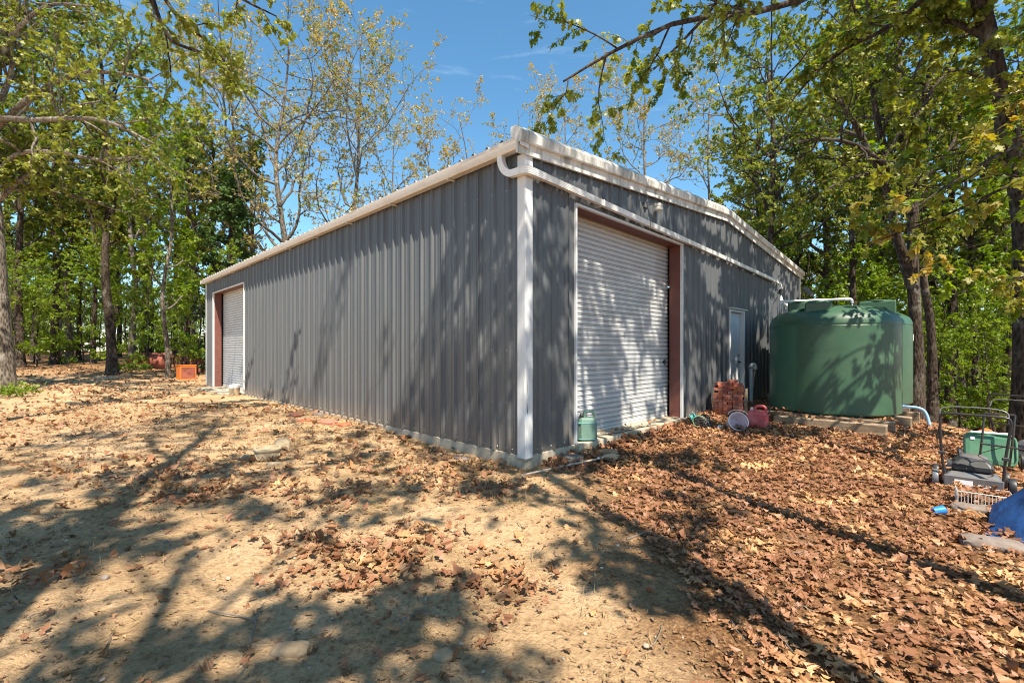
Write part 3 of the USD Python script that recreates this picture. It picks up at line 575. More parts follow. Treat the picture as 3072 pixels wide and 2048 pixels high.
def tree(name, label, loc, lf, trunk, r0, seed=0, limbs=(), n=(14, 7, 6), cs=(.35, 1.0), spread=3.4, ang=(.7, 1.25), up=(.10, .05, 0), per=16, size=.15, kind='mid', rtip=.25,
         bark='bark', shape='round', l2=.5, l3=.38, keep=(1, 1, 1), group=None, wander=.16, flare=1.0, cat='tree', sides=(12, 6, 4, 3), droop=.25, k2len=1.0, drop=None):
    """trunk: list of points relative to the foot. limbs: extra hand-placed limbs as (points, radius)."""
    rng = np.random.default_rng(seed); K = 26
    tp = smoothpts(trunk, K); s = np.linspace(0, 1, K)
    tp[1:-1, :2] += np.cumsum(rng.normal(0, .02, (K - 2, 2)), 0) * r0 * 1.2
    R = r0 * (1 - (1 - rtip) * s**.85); R = R * (1 + .75 * flare * np.exp(-s * 26))
    tr_ = tp[None]; Rt = R[None]
    if shape == 'cone': lf1 = lambda t: spread * (1.08 - t)**.8
    elif shape == 'top': lf1 = lambda t: spread * (.55 + .5 * np.sin(np.clip((t - cs[0]) / (1 - cs[0]), 0, 1) * 2.6))
    else: lf1 = lambda t: spread * (.45 + .75 * np.sin(np.clip((t - cs[0]) / (1.12 - cs[0]), 0, 1) * np.pi * .9))
    B1, R1 = spawn(rng, tr_, Rt, n[0], cs[0], cs[1], ang, lf1, 12, wander, up[0], .55, .2, keep[0])
    extra = [(smoothpts(p, 12), r * np.linspace(1, .22, 12)) for p, r in limbs]
    if extra:
        B1 = np.concatenate([B1, np.stack([e[0] for e in extra])]); R1 = np.concatenate([R1, np.stack([e[1] for e in extra])])
    L1 = np.linalg.norm(B1[:, -1] - B1[:, 0], axis=1)
    q1 = L1[:, None]
    B2, R2 = spawn(rng, B1, R1, n[1], .18, 1.0, (.5, 1.1), lambda t: np.clip(q1 * l2 * (1.15 - .6 * t), .5, 2.6) * k2len, 8, wander * 1.2, up[1], .55, .25, keep[1])
    L2 = np.linalg.norm(B2[:, -1] - B2[:, 0], axis=1)[:, None]
    B3, R3 = spawn(rng, B2, R2, n[2], .15, 1.0, (.4, 1.1), lambda t: np.clip(L2 * l3 * (1.2 - .5 * t), .22, 1.1) * k2len, 5, wander * 1.3, up[2], .6, .4, keep[2])
    x = thing(name, label, cat, loc, 0, group)
    vt, ft = tubes(tr_, Rt, sides[0]); rad = np.zeros((len(vt), 1))
    tv = tp[np.repeat(np.arange(K), sides[0])]; nrm = vt - tv; q = vt * [1, 1, .35] * 3.2 + seed
    vt = tv + nrm * (1 + .22 * (meshkit.fbm(q * 2, 3, seed)[:, None] - .5))
    w = MB().add(vt, ft)
    w.add(*tubes(B1, R1, sides[1]))
    obj('trunk', w, M[bark], x, smooth=True)
    w = MB().add(*tubes(B2, R2, sides[2])); w.add(*tubes(B3, R3, sides[3]))
    obj('branches', w, M[bark], x, smooth=True, kind='stuff')
    T = np.concatenate([np.concatenate([B3, ], 0)])
    c = MB()
    mats = lf if isinstance(lf, (list, tuple)) else [lf]
    grp = rng.integers(0, len(mats), len(T)) if len(mats) > 1 else np.zeros(len(T), int)
    for g, mn in enumerate(mats):
        sel = T[grp == g]
        if drop is not None: sel = sel[[drop(p) for p in sel[:, -1]]]
        if len(sel): obj('crown', leaves(rng, sel, per, size, kind, droop), M[mn], x)
    return x

def straight(h, lean=(0, 0), bend=0.0, seed=0):
    r = np.random.default_rng(seed + 77); z = np.array([-.25, .12, .35, .6, .82, 1.0]) * 1.0; pts = []
    for i, zz in enumerate(z):
        pts.append((lean[0] * zz + r.normal(0, bend) * (i > 1), lean[1] * zz + r.normal(0, bend) * (i > 1), zz * h if i else -.3))
    return pts
def foot(px, y): x = (px - 1536) / F * y; return np.array([x, y, float(G(x, y))])
def rel(base, pts):
    "picture points with a distance -> points relative to a foot"
    return [(np.array([(px - 1536) / F * y, y, CZ + (HOR - py) / F * y]) - base) for px, py, y in pts]

# -- big oak leaning in from the right edge, its long limb hanging across the top of the picture
b = foot(3084, 8.6); b[2] -= .05
tr1 = [np.array([0, 0, -.4])] + rel(b, [(3082, 1000, 8.6), (3068, 640, 8.6), (3022, 430, 8.5), (2978, 200, 8.4), (2930, -20, 8.3), (2880, -260, 8.2), (2820, -620, 8.2)])
limb1 = rel(b, [(2880, -250, 8.2), (2650, -120, 7.7), (2350, 20, 7.3), (2060, 60, 7.0), (1850, 150, 6.9), (1690, 245, 6.9)])
limb2 = rel(b, [(2840, -480, 8.2), (2600, -420, 7.4), (2300, -160, 7.6), (2080, 90, 8.2), (1960, 210, 8.6)])
limb3 = rel(b, [(2990, 260, 8.4), (2860, 210, 8.0), (2760, 330, 7.6), (2700, 480, 7.4)])
limb4 = rel(b, [(2900, -150, 8.2), (2700, 60, 8.6), (2500, 170, 9.2), (2350, 330, 9.6)])
tree('oak_tree', 'large dark barked oak leaning in at the right edge of the picture', b, ['lf_yellow', 'lf_green', 'lf_yellow'], tr1, .225, 11, limbs=[(limb1, .07), (limb2, .065), (limb3, .035), (limb4, .06)],
     n=(11, 9, 7), cs=(.62, 1.0), spread=3.2, per=18, size=.115, kind='oak', rtip=.4, l2=.34, k2len=.8, up=(.06, .0, -.03), droop=.55, sides=(18, 8, 4, 3))
# -- maple with reddening leaves hanging in at the right, nearer than the oak
b = foot(3420, 6.2)
lm = [rel(b, p) for p in ([(3380, 420, 6.2), (3150, 500, 6.0), (2850, 640, 6.4), (2640, 720, 6.8)], [(3390, 250, 6.2), (3150, 380, 5.9), (2900, 520, 5.6), (2720, 640, 5.5)], [(3390, 600, 6.2), (3200, 760, 6.0), (3020, 860, 5.9)], [(3380, 100, 6.2), (3150, 250, 6.3), (2960, 300, 6.5)])]
tree('maple_tree', 'young maple whose red and green leaves hang before the leaning oak trunk', b, ['lf_red', 'lf_bright', 'lf_red'], straight(7.0, (.3, .2), .1, 4), .11, 21, limbs=[(l, .035) for l in lm],
     n=(7, 9, 5), cs=(.45, 1), spread=1.8, per=8, size=.115, kind='maple', l2=.32, droop=.7, up=(.05, 0, -.05))
# -- twin stemmed oak behind the water tanks
b = foot(2745, 14.2)
stem = [np.array([0, 0, -.5])] + rel(b, [(2752, 1100, 14.2), (2740, 900, 14.2), (2735, 720, 14.3), (2735, 560, 14.4), (2700, 380, 14.5), (2690, 120, 14.8), (2660, -200, 15), (2640, -560, 15)])
l_ = [rel(b, p) for p in ([(2738, 860, 14.2), (2690, 700, 14.2), (2660, 560, 14.0), (2590, 420, 13.8), (2540, 330, 13.6), (2480, 260, 13.4)], [(2735, 600, 14.3), (2760, 400, 14.4), (2790, 200, 14.6), (2830, -60, 14.8)],
     [(2735, 640, 14.3), (2640, 400, 14.6), (2610, 150, 14.6), (2600, -120, 14.6)], [(2730, 560, 14.4), (2580, 440, 13.4), (2430, 420, 12.4), (2300, 470, 11.6)], [(2700, 500, 14.4), (2540, 540, 13.2), (2380, 620, 12.6)])]
tree('oak_tree', 'dark many limbed oak standing right behind the green water tanks', b, ['lf_yellow', 'lf_green', 'lf_yellow'], stem, .2, 31, limbs=[(l_[0], .16), (l_[1], .12), (l_[2], .13), (l_[3], .08), (l_[4], .06)],
     n=(15, 9, 7), cs=(.34, 1.0), spread=3.6, per=17, size=.125, kind='mid', rtip=.35, l2=.42, sides=(14, 7, 4, 3))
b = foot(2800, 15.0)
tree('oak_tree', 'dark slender oak close to the right of the oak behind the tanks', b, 'lf_green', [np.array([0, 0, -.5])] + rel(b, [(2795, 1000, 15), (2770, 800, 15), (2780, 500, 15.2), (2800, 200, 15.4), (2820, -150, 15.6)]), .15, 41, n=(15, 8, 6), cs=(.36, 1), spread=3.2, per=18, size=.14, kind='far')
# -- pale trunk at the left edge with its wide crown
b = foot(12, 15.2)
lt = [np.array([0, 0, -.4])] + rel(b, [(8, 1080, 15.2), (-8, 860, 15.2), (-20, 640, 15.2), (-45, 420, 15.0), (-50, 150, 14.8), (-30, -200, 14.6)])
ll = [rel(b, p) for p in ([(-25, 560, 15.1), (40, 470, 14.6), (160, 455, 13.8), (300, 480, 13), (420, 470, 12.4)], [(-40, 420, 15), (80, 300, 14), (240, 220, 13), (420, 230, 12.2), (470, 270, 11.8)],
     [(-45, 300, 14.9), (30, 120, 14), (140, 20, 13.2), (280, 20, 12.5)], [(-20, 620, 15.2), (60, 540, 15), (130, 505, 14.8)], [(-45, 350, 15), (100, 360, 13), (300, 360, 12), (480, 440, 11.5)], [(-20, 500, 15), (100, 560, 16), (260, 600, 17), (380, 640, 17.5)])]
tree('oak_tree', 'pale barked oak at the left edge, its broad yellow green crown over the yard', b, ['lf_yellow', 'lf_green', 'lf_yellow'], lt, .33, 51, limbs=[(l, .10) for l in ll],
     n=(16, 9, 7), cs=(.5, 1.0), spread=4.8, per=19, size=.13, kind='mid', bark='bark_pale', rtip=.4, l2=.4, sides=(16, 7, 4, 3), droop=.4)
# -- oak out of the frame on the left whose branch hangs in at the top
b = np.array([-9.8, 6.4, float(G(-9.8, 6.4))])
lq = [rel(b, p) for p in ([(-200, -600, 7.2), (100, -330, 7.4), (420, -60, 7.6), (500, 110, 7.8), (580, 150, 8.0), (640, 190, 8.2)], [(150, -420, 7.4), (480, -200, 7.6), (700, -20, 7.9), (830, 50, 8.2)], [(420, -120, 7.6), (540, 60, 8.4), (640, 140, 9), (720, 260, 9.4)])]
tree('oak_tree', 'oak whose branch of large leaves hangs in at the upper left', b, 'lf_yellow', [(0, 0, -.4), (.1, 0, 2), (.3, 0, 5), (.8, .2, 8.5), (1.0, .3, 12)], .25, 61, limbs=[(lq[0], .06), (lq[1], .05), (lq[2], .04)],
     n=(4, 9, 6), cs=(.85, 1.0), spread=2.2, per=12, size=.105, kind='oak', l2=.26, k2len=.8, up=(.05, 0, -.03), droop=.55)
# -- the bare, brown flecked trees behind the building
def sparse(px, y, topy, spread, seed, label, rad, lean=0.0, n=(15, 8, 6), per=4, lf='lf_brown', kx=.42, cs=.34, group=None):
    b = foot(px, y); h = CZ + (HOR - topy) / F * y - b[2]
    return tree('oak_tree', label, b, lf, straight(h, (lean, 0), .25, seed), rad, seed, n=n, cs=(cs, .97), spread=spread, ang=(.7, 1.2), up=(.055, .04, .02), per=per + 3, size=.155, kind='far', rtip=.12, l2=kx, bark='bark_pale', shape='top', wander=.2, sides=(10, 6, 4, 3), group=group)
two = ['lf_brown', 'lf_brown', 'lf_brown', 'lf_yellow']
sparse(860, 29, 120, 8.4, 71, 'tall half bare oak with brown leaves, left of two behind the long roof', .30, 0.2, n=(26, 10, 7), per=5, lf=two, cs=.22)
sparse(1020, 31, 235, 7.6, 72, 'half bare oak with tan leaves, right of two behind the long roof', .28, 1.2, n=(24, 10, 7), per=6, lf=two, cs=.2)
sparse(690, 33, 170, 6.0, 78, 'tall brown flecked oak rising behind the cedar', .26, 0, n=(18, 9, 6), per=6, lf=two)
sparse(1395, 36, 350, 4.2, 73, 'thin nearly bare tree just left of the roof corner', .18, 0, n=(14, 8, 6), per=4, cs=.2)
sparse(1275, 37, 400, 4.0, 65, 'small brown tree close to the left of the roof corner', .18, 0, n=(14, 8, 6), per=4, cs=.2)
sparse(1570, 40, 330, 4.4, 66, 'thin brown tree rising right behind the roof corner', .18, 0, n=(15, 8, 6), per=4, cs=.2, lf=two)
sparse(1690, 38, 260, 4.6, 74, 'thin nearly bare tree behind the near end of the gable trim', .18, 0, n=(14, 8, 6), per=4)
sparse(1920, 34, 240, 5.6, 75, 'half bare tree with tan leaves behind the middle of the gable', .24, 0.3, n=(18, 9, 6), per=7, lf=two, cs=.25)
sparse(2130, 36, 230, 4.8, 76, 'bare tree behind the gable peak', .2, 0, n=(15, 8, 6), per=3)
sparse(1180, 42, 395, 5.6, 77, 'low brown tree seen above the middle of the long roof', .22, 0, n=(15, 8, 6), per=5, lf=two, cs=.2)
tree('oak_tree', 'green and yellow oak beyond the far corner of the gable wall', foot(2330, 22.5), ['lf_green', 'lf_yellow'], straight(17, (-.5, 0), .2, 9), .24, 79, n=(17, 9, 6), cs=(.26, 1), spread=5.0, per=14, size=.16, kind='far', l2=.42)
# -- trunks of the wood on the left
def woods(px, y, h, rad, seed, label, lf, bk='bark', spread=3.2, cs=.42, per=18, lean=(0, 0), n=(14, 7, 6), size=.16, group=None, kind='far'):
    return tree('oak_tree', label, foot(px, y), lf, straight(h, lean, .12, seed), rad, seed, n=n, cs=(cs, 1), spread=spread, per=per, size=size, kind=kind, bark=bk, l2=.45, group=group, sides=(10, 6, 3, 3))
w1 = woods(333, 22.5, 15.5, .24, 81, 'dark straight trunked oak in front of the rusty scrap', ['lf_yellow', 'lf_green'], lean=(-.3, 0))
w2 = woods(165, 29, 16, .26, 82, 'dark trunked oak at the back of the yard, second from the left edge', ['lf_green', 'lf_yellow'])
w3 = woods(503, 21.0, 11, .12, 83, 'slender pale trunked tree beside the orange box', 'lf_bright', 'bark_pale', 2.6, .3, per=14, n=(13, 6, 5))
w4 = woods(210, 31, 15, .24, 84, 'pale barked oak behind the dark one at the back of the yard', 'lf_yellow', 'bark_pale')
w5 = woods(236, 33, 13, .17, 85, 'thin dark oak right of the pale barked oak in the left wood', ['lf_green', 'lf_yellow'])
# -- understory: layered bright green saplings, cedar
def sapling(name, label, loc, h, seed, lf='lf_bright', spread=1.9, per=12, size=.13, n=(13, 6, 5), cs=.12, cat='tree', kind='far', rad=.05):
    return tree(name, label, loc, lf, straight(h, (.2, .1), .1, seed), rad, seed, n=n, cs=(cs, 1), spread=spread, ang=(1.0, 1.5), up=(.02, 0, 0), per=per, size=size, kind=kind, rtip=.2, l2=.45, cat=cat, sides=(8, 4, 3, 3))
s1 = sapling('dogwood_tree', 'bright green sapling between the orange box and the far corner of the workshop', foot(590, 23.5), 7.2, 91, spread=2.6)
s2 = sapling('dogwood_tree', 'bright green low spreading tree behind the slender pale trunk', foot(440, 26), 6.5, 92, spread=2.8)
b = foot(690, 26)
cd = tree('cedar_tree', 'dark green cedar rising over the far end of the long roof', b, 'lf_cedar', straight(11.2, (0, 0), .05, 5), .16, 93, n=(40, 7, 4), cs=(.06, 1), spread=2.7, ang=(1.2, 1.5), up=(.03, 0, 0), per=12, size=.2, kind='far', shape='cone', l2=.4, cat='tree', sides=(8, 4, 3, 3))
# -- unseen trees on the camera side of the yard, placed to throw the dappled shade
def copies(src, spots, labels, group=None):
    for (x, y, rz, sc), lb in zip(spots, labels): copy(src, (x, y, float(G(x, y)) - .05), rz, sc, lb, group, 'tree')
def shade_tree(label, x, y, h, lean, seed, spread, per, n=(14, 8, 6), cs=(.45, 1), rad=.17, size=.19):
    return tree('oak_tree', label, (x, y, float(G(x, y))), ['lf_green', 'lf_yellow'], straight(h, lean, .1, seed), rad, seed, n=n, cs=cs, spread=spread, per=per, size=size, kind='far', sides=(10, 6, 3, 3))
shade_tree('slim oak behind the camera, its shadow crossing the middle of the yard', 2.6, -.7, 14, (1.1, .2), 101, 2.6, 2, rad=.15)
shade_tree('tall half bare oak behind the camera, its shadow crossing the left of the yard', -1.3, -.8, 18, (-.3, 0), 102, 4.2, 4, cs=(.38, 1), rad=.19)
shade_tree('low limbed oak out of view a few steps behind the camera, shading the near ground', .4, -3.6, 12, (.2, .2), 104, 3.2, 5, cs=(.45, 1), rad=.16)  # never in view; stands where its crown shades the foreground
sh3 = shade_tree('oak just out of the frame on the right, shading the roller shutter wall', 3.75, 2.3, 12.5, (-.2, .3), 103, 2.5, 5, cs=(.5, 1), rad=.13)
copies(sh3, [(6.3, 4.7, 2.3, 1.05), (9.1, 7.0, 4.1, 1.0)],
       ['oak out of the frame on the right, level with the mowers, shading the gable wall', 'oak out of the frame on the right, level with the leaning oak, shading the gable wall'])  # both out of view, positioned so their crowns dapple the gable wall
# -- the rest of the wood: same trees again, individually where trunks can be told apart, the depth of it as one mass
rg = np.random.default_rng(5)
for px, y, src, sc, lb in [(60, 26, w2, .95, 'dark trunk between the pale oak at the left edge and the second oak'), (280, 30, w5, 1.0, 'thin dark trunk just left of the straight trunked oak'), (395, 28, w4, .92, 'pale trunk between the straight trunked oak and the slender pale tree'),
                           (560, 30, w1, .95, 'dark trunked tree behind the orange box'), (640, 34, w2, 1.0, 'tree rising behind the far end of the long wall, left of the cedar'),
                           (2560, 20, w5, 1.1, 'slender dark tree rising over the left half of the front tank'), (2650, 24, w1, 1.05, 'dark tree over the right half of the tanks, left of the twin oaks'), (2850, 21, w2, 1.0, 'dark trunk a little way right of the twin oaks'),
                           (2930, 19, w5, 1.1, 'thin dark trunk midway between the twin oaks and the leaning oak'), (3010, 23, w1, 1.0, 'dark trunk just left of the leaning oak, far behind the mowers'), (2400, 28, w1, 1.1, 'dark tree above the far corner of the gable wall')]:
    p = foot(px, y); copy(src, p - [0, 0, .05], rg.uniform(0, 6.28), sc, lb, 'trees of the wood round the yard', 'tree')
for px, y, src, sc, lb in [(2880, 16.5, s1, .8, 'leafy sapling just right of the twin oaks behind the tanks'), (2970, 15, s2, .62, 'low leafy sapling behind the green cart'), (3050, 17, s1, .75, 'leafy sapling behind the second mower at the right edge'), (2500, 22, s2, 1.25, 'tall leafy sapling showing between the gable end and the tank pipe'),
                           (40, 24, s2, .9, 'leafy sapling right behind the pale oak at the left edge'), (250, 29, s2, 1.0, 'leafy sapling between the second oak and the straight trunked oak'), (385, 29, s1, .95, 'leafy sapling behind the scrap tank')]:
    p = foot(px, y); copy(src, p, rg.uniform(0, 6.28), sc, lb, 'saplings under the trees of the wood', 'tree')
MASS_L = [(105, 33, 0), (430, 36, 1), (-60, 30, 0), (-120, 24, 3), (20, 38, 1), (330, 40, 3), (760, 36, 0), (110, 27, 2), (300, 34, 4), (520, 30, 4), (620, 28, 2), (180, 36, 2), (-40, 28, 4)]
MASS_R = [(2480, 26, 1), (2890, 30, 3), (2960, 33, 0), (3120, 20, 1), (2740, 33, 3), (2280, 31, 1), (2560, 34, 0), (3250, 26, 0), (3060, 31, 1), (2810, 19, 2), (2680, 21, 2), (2420, 24, 2), (2920, 22, 2), (3140, 15, 2), (2590, 26, 4)]
def spots_of(lst): return [((px - 1536) / F * y, y, k) for px, y, k in lst]

def wood_mass(name, label, spots, protos):
    pi = UsdGeom.PointInstancer.Define(stage, path_of(name, None)); base = pi.GetPath().pathString
    rel_ = pi.CreatePrototypesRel(); 
    for k, (src, sc) in enumerate(protos):
        x = UsdGeom.Xform.Define(stage, f'{base}/kind_of_tree_{k:03d}'); x.GetPrim().GetReferences().AddInternalReference(src.GetPath())
        UsdGeom.Xformable(x).SetXformOpOrder([]); 
        for key in ('label', 'category', 'group'): x.GetPrim().SetCustomDataByKey(key, '')
        rel_.AddTarget(x.GetPath())
    pos, ori, scl, idx = [], [], [], []
    for x, y, k in spots:
        a = rg.uniform(0, 6.28); s = rg.uniform(.8, 1.15) * protos[k][1]
        pos.append(Gf.Vec3f(float(x), float(y), float(G(x, y)) - .1)); ori.append(Gf.Quath(math.cos(a / 2), 0, 0, math.sin(a / 2))); scl.append(Gf.Vec3f(s, s, s)); idx.append(k)
    pi.CreatePositionsAttr(pos); pi.CreateOrientationsAttr(ori); pi.CreateScalesAttr(scl); pi.CreateProtoIndicesAttr(idx)
    tag(pi, label, 'wood', None, 'stuff')
spots = spots_of(MASS_L)
def scatter(pxs, ys, n, ks):
    for _ in range(n):
        y = rg.uniform(*ys); px = rg.uniform(*pxs); x = (px - 1536) / F * y; spots.append((x, y, int(rg.choice(ks))))
scatter((-300, 640), (36, 62), 20, [0, 1, 3]); scatter((-300, 660), (30, 60), 40, [2, 2, 4]); scatter((-400, 720), (55, 80), 60, [2, 4])
wood_mass('left_wood', 'far depth of the wood on the left, trunks and leaves in one mass', spots, [(w1, 1.0), (w2, 1.0), (s1, 1.0), (w4, .95), (s2, 1.0)])
spots = spots_of(MASS_R)
scatter((2250, 3500), (34, 62), 24, [0, 1, 3]); scatter((2500, 3500), (24, 56), 60, [2, 2, 4]); scatter((2250, 3500), (52, 80), 60, [2, 4])
wood_mass('right_wood', 'far depth of the wood beyond the tanks, trunks and leaves in one mass', spots, [(w1, 1.0), (w2, 1.1), (s1, 1.2), (w4, 1.0), (s2, 1.2)])

# ------------------------------------------------------------------ things round the building
def face(p): return -math.atan2(p[0], p[1])       # turns a thing's front (-y) towards the yard it is seen from
# -- water tanks on railway sleepers
def tank(loc, r, h, pads, label, lugs=True, plate=None):
    t = thing('water_tank', label, 'water tank', loc)
    prof = [(0, 0), (r - .03, 0), (r, .03), (r, h * .785), (r - .008, h * .79), (r - .008, h * .80), (r, h * .805), (r - .012, h * .84), (r - .06, h * .882), (r * .87, h * .92), (r * .66, h * .963), (r * .35, h * .99), (0, h)]
    pr = np.array(prof); q = [pr[0]]
    obj('body', MB().lathe(prof, 72), M['tank'], t, smooth=32)
    for (x, y, w, d, z1, a) in pads:
        m = cbox((-w / 2, -d / 2, 0), (w / 2, d / 2, z1), .03)
        top_ = m.vertices[:, 2] > z1 / 2; m.vertices[top_, :2] *= .95
        obj('manway', MB().tm(m, tr(x, y, 0) @ rotz(a)), M['tank'], t)
        obj('manway_lid', MB().lathe([(0, .03), (w * .36, .03), (w * .38, .015), (w * .38, 0)], 24, tr(x, y, z1)), M['tank'], t)
    if lugs:
        for a in np.radians([200, 262, 305, 20, 110]):
            c, s = math.cos(a), math.sin(a); w = .03; hs = []
            for rr, zz in ((r * .97, h * .86), (r * .80, h * .955), (r * .62, h * .965), (r * .80, h * .93)):
                hs += [(rr * c - w * s, rr * s + w * c, zz), (rr * c + w * s, rr * s - w * c, zz)]
            obj('lifting_lug', trimesh.convex.convex_hull(np.array(hs)), M['tank'], t)
    if plate:
        a, z = plate; obj('plate', MB().tm(cbox((-.07, -.006, -.08), (.07, .006, .08), .003), tr((r + .002) * math.sin(a), -(r + .002) * math.cos(a), z) @ rotz(a)), M['sign_white'], t)
    return t
T1, T2 = np.array([7.155, 10.19, .125]), np.array([8.86, 12.32, .12])
tank(T1, 1.21, 2.31, [(-.62, -.48, .50, .46, 2.33, math.radians(-34))], 'green plastic water tank nearest the camera, streaked with tree shadow')
tank(T2, 1.50, 2.42, [(-1.02, .02, .62, .5, 2.60, math.radians(-35)), (.52, -.62, .78, .6, 2.56, math.radians(-38))], 'green water tank half hidden behind the front tank', plate=(.83, 1.63))
p = [(7.37, 12.5, 2.55), (7.37, 12.5, 2.70), (7.39, 12.49, 2.755), (7.46, 12.47, 2.77), (8.1, 12.2, 2.775), (8.74, 11.88, 2.77), (8.81, 11.84, 2.755), (8.83, 11.82, 2.70), (8.83, 11.82, 2.4)]
pv = thing('overflow_pipe', 'white plastic pipe bridging the tops of the green tanks', 'pipe', (0, 0, 0))
obj('pipe', MB().tube(smoothpts(p, 40), .032, 10), M['pvc'], pv, smooth=40)
obj('support', MB().tube([(7.9, 12.28, 2.4), (7.9, 12.28, 2.77)], .03, 10), M['pvc'], pv, smooth=40)
for k, q in enumerate((p[3], p[5])):
    obj('coupling', MB().tube([np.array(q) - (.05, -.02, 0), np.array(q) + (.05, -.02, 0)], .042, 12), M['pvc'], pv)
ties = [(5.95, 1.5, 3.30, .10, 'weathered sleeper in front of the tank, end nearest the camera', 0), (6.62, 1.1, 3.36, .105, 'weathered sleeper under the front edge of the near tank', 1), (7.5, .9, 3.55, .11, 'weathered sleeper under the middle of the near tank', 2),
        (8.45, .9, 3.62, .11, 'weathered sleeper under the far side of the near tank', 3), (9.5, .6, 3.4, .10, 'weathered sleeper under the far tank', 4)]
for u, a, b_, zt, lb, k in ties:
    t = thing('railway_sleeper', lb, 'sleeper', (*wp(u, 0), 0), TH + (.03 * math.sin(k * 5.1)))
    m = cbox((-.115, -b_, zt - .235), (.115, -a, zt), .012); m = m.subdivide().subdivide(); m.vertices += .012 * (meshkit.noise(m.vertices * [14, 3, 14], k)[:, None] - .5)
    obj('beam', m, M['timber'], t)
    obj('end_crack', MB().box((-.012, -b_ - .004, zt - .19), (.004, -b_ + .02, zt - .03)), M['black'], t)
# blue pipe and tarpaulin scrap behind the tank
b = np.array([8.62, 9.75, -.02])
t = thing('blue_pipe', 'pale blue plastic pipe dropping off the sleepers right of the tanks', 'pipe', b)
obj('pipe', MB().tube(smoothpts([(-.45, .5, .22), (-.15, .25, .23), (.1, .02, .22), (.2, -.06, .1), (.24, -.12, -.25)], 20), .03, 10), M['blue_pvc'], t, smooth=40)
obj('coupling', MB().tube([(-.2, .29, .228), (-.1, .21, .23)], .04, 10), M['blue_pvc'], t)
b = np.array([8.30, 10.3, .17])
n = 14; gx_, gy_ = np.meshgrid(np.linspace(-.35, .35, n), np.linspace(-.3, .3, n), indexing='ij'); hz = .10 * meshkit.fbm(np.stack([gx_ * 6, gy_ * 6, gx_ * 0], -1), 3, 4) + .10 * np.exp(-(gx_**2 + gy_**2) * 14)
def grid_mesh(x, y, z, thick=.006):
    n, m = x.shape; i, j = np.meshgrid(np.arange(n - 1), np.arange(m - 1), indexing='ij'); f = np.stack([i * m + j, (i + 1) * m + j, (i + 1) * m + j + 1, i * m + j + 1], -1).reshape(-1, 4)
    v = np.stack([x, y, z], -1).reshape(-1, 3); return MB().add(v, f).add(v - [0, 0, thick], f[:, ::-1])
t = thing('tarp_scrap', 'crumpled piece of blue tarpaulin behind the near tank', 'tarp', b); obj('sheet', grid_mesh(gx_, gy_, hz), M['tarp'], t, smooth=True)

# -- brick stack against the wall
b = at(2183, 1250); rzb = face(b) - .10
bs = thing('brick_stack', 'stack of loose red bricks against the wall left of the walk-in door', 'bricks', b, rzb)
rb = np.random.default_rng(3); BL, BW, BH = .195, .092, .060
cored = cbox((-BL / 2, -BW / 2, 0), (BL / 2, BW / 2, BH), .003)
solid = cbox((-BL / 2, -BW / 2, 0), (BL / 2, BW / 2, BH), .003)
def brick(x, y, z, a=0.0, tilt=0.0, par=bs, m=None):
    m = (m or solid).copy(); m.apply_transform(tr(x, y, z) @ rotz(a + rb.normal(0, .03)) @ rot(tilt, [1, 0, 0]))
    obj('brick', m, M['brick'][rb.integers(0, 4)], par)
SX = .305
for row in range(12):
    z = row * .0625 - .05; xr = SX if row < 11 else .2
    if row % 2 == 0:
        for ix in range(3):
            for iy in range(4):
                if iy in (0,) or ix == 2 or row >= 9:
                    brick(-SX + .1 + ix * .203 + rb.normal(0, .006), .05 + iy * .098 + rb.normal(0, .008), z)
    else:
        for ix in range(6):
            for iy in range(2):
                if iy == 0 or ix == 5 or row >= 9:
                    if row >= 9 and ix == 0 and iy == 0: continue
                    brick(-SX + .05 + ix * .101 + rb.normal(0, .005), .10 + iy * .2 + rb.normal(0, .008), z, math.pi / 2)
for x, y, zz, a in ((-.02, .12, .695, .1), (.19, .12, .695, -.05), (.02, .24, .695, .0), (.08, .14, .758, .15), (.13, .25, .757, 1.5), (-.19, .15, .70, .9)): brick(x, y, zz, a)
for x, y, zz, a in ((-.40, .05, -.02, .4), (-.42, .16, -.03, 1.2), (-.37, .10, .045, .2), (-.36, .22, .05, .9), (-.45, -.02, -.05, 2.2)): brick(x, y, zz, a)
# cored face brick lying on its side near the top
holes = [trimesh.creation.cylinder(.014, .03, sections=10, transform=tr(-.066 + .033 * k, -BW / 2, BH / 2) @ rot(math.pi / 2, [1, 0, 0])) for k in range(5)]
try:
    cb = trimesh.boolean.difference([solid] + holes, engine='manifold'); obj('brick', MB().tm(cb, tr(.12, -.008, .637)), M['brick'][3], bs)
except Exception: pass
t = thing('rotten_plank', 'short dark plank leaning upright on the right side of the brick stack', 'plank', b, rzb)
m = cbox((SX + .035, .0, -.06), (SX + .075, .22, .64), .006).subdivide().subdivide(); m.vertices += .014 * (meshkit.noise(m.vertices * [20, 20, 5], 2)[:, None] - .5); obj('board', m, M['timber'], t)

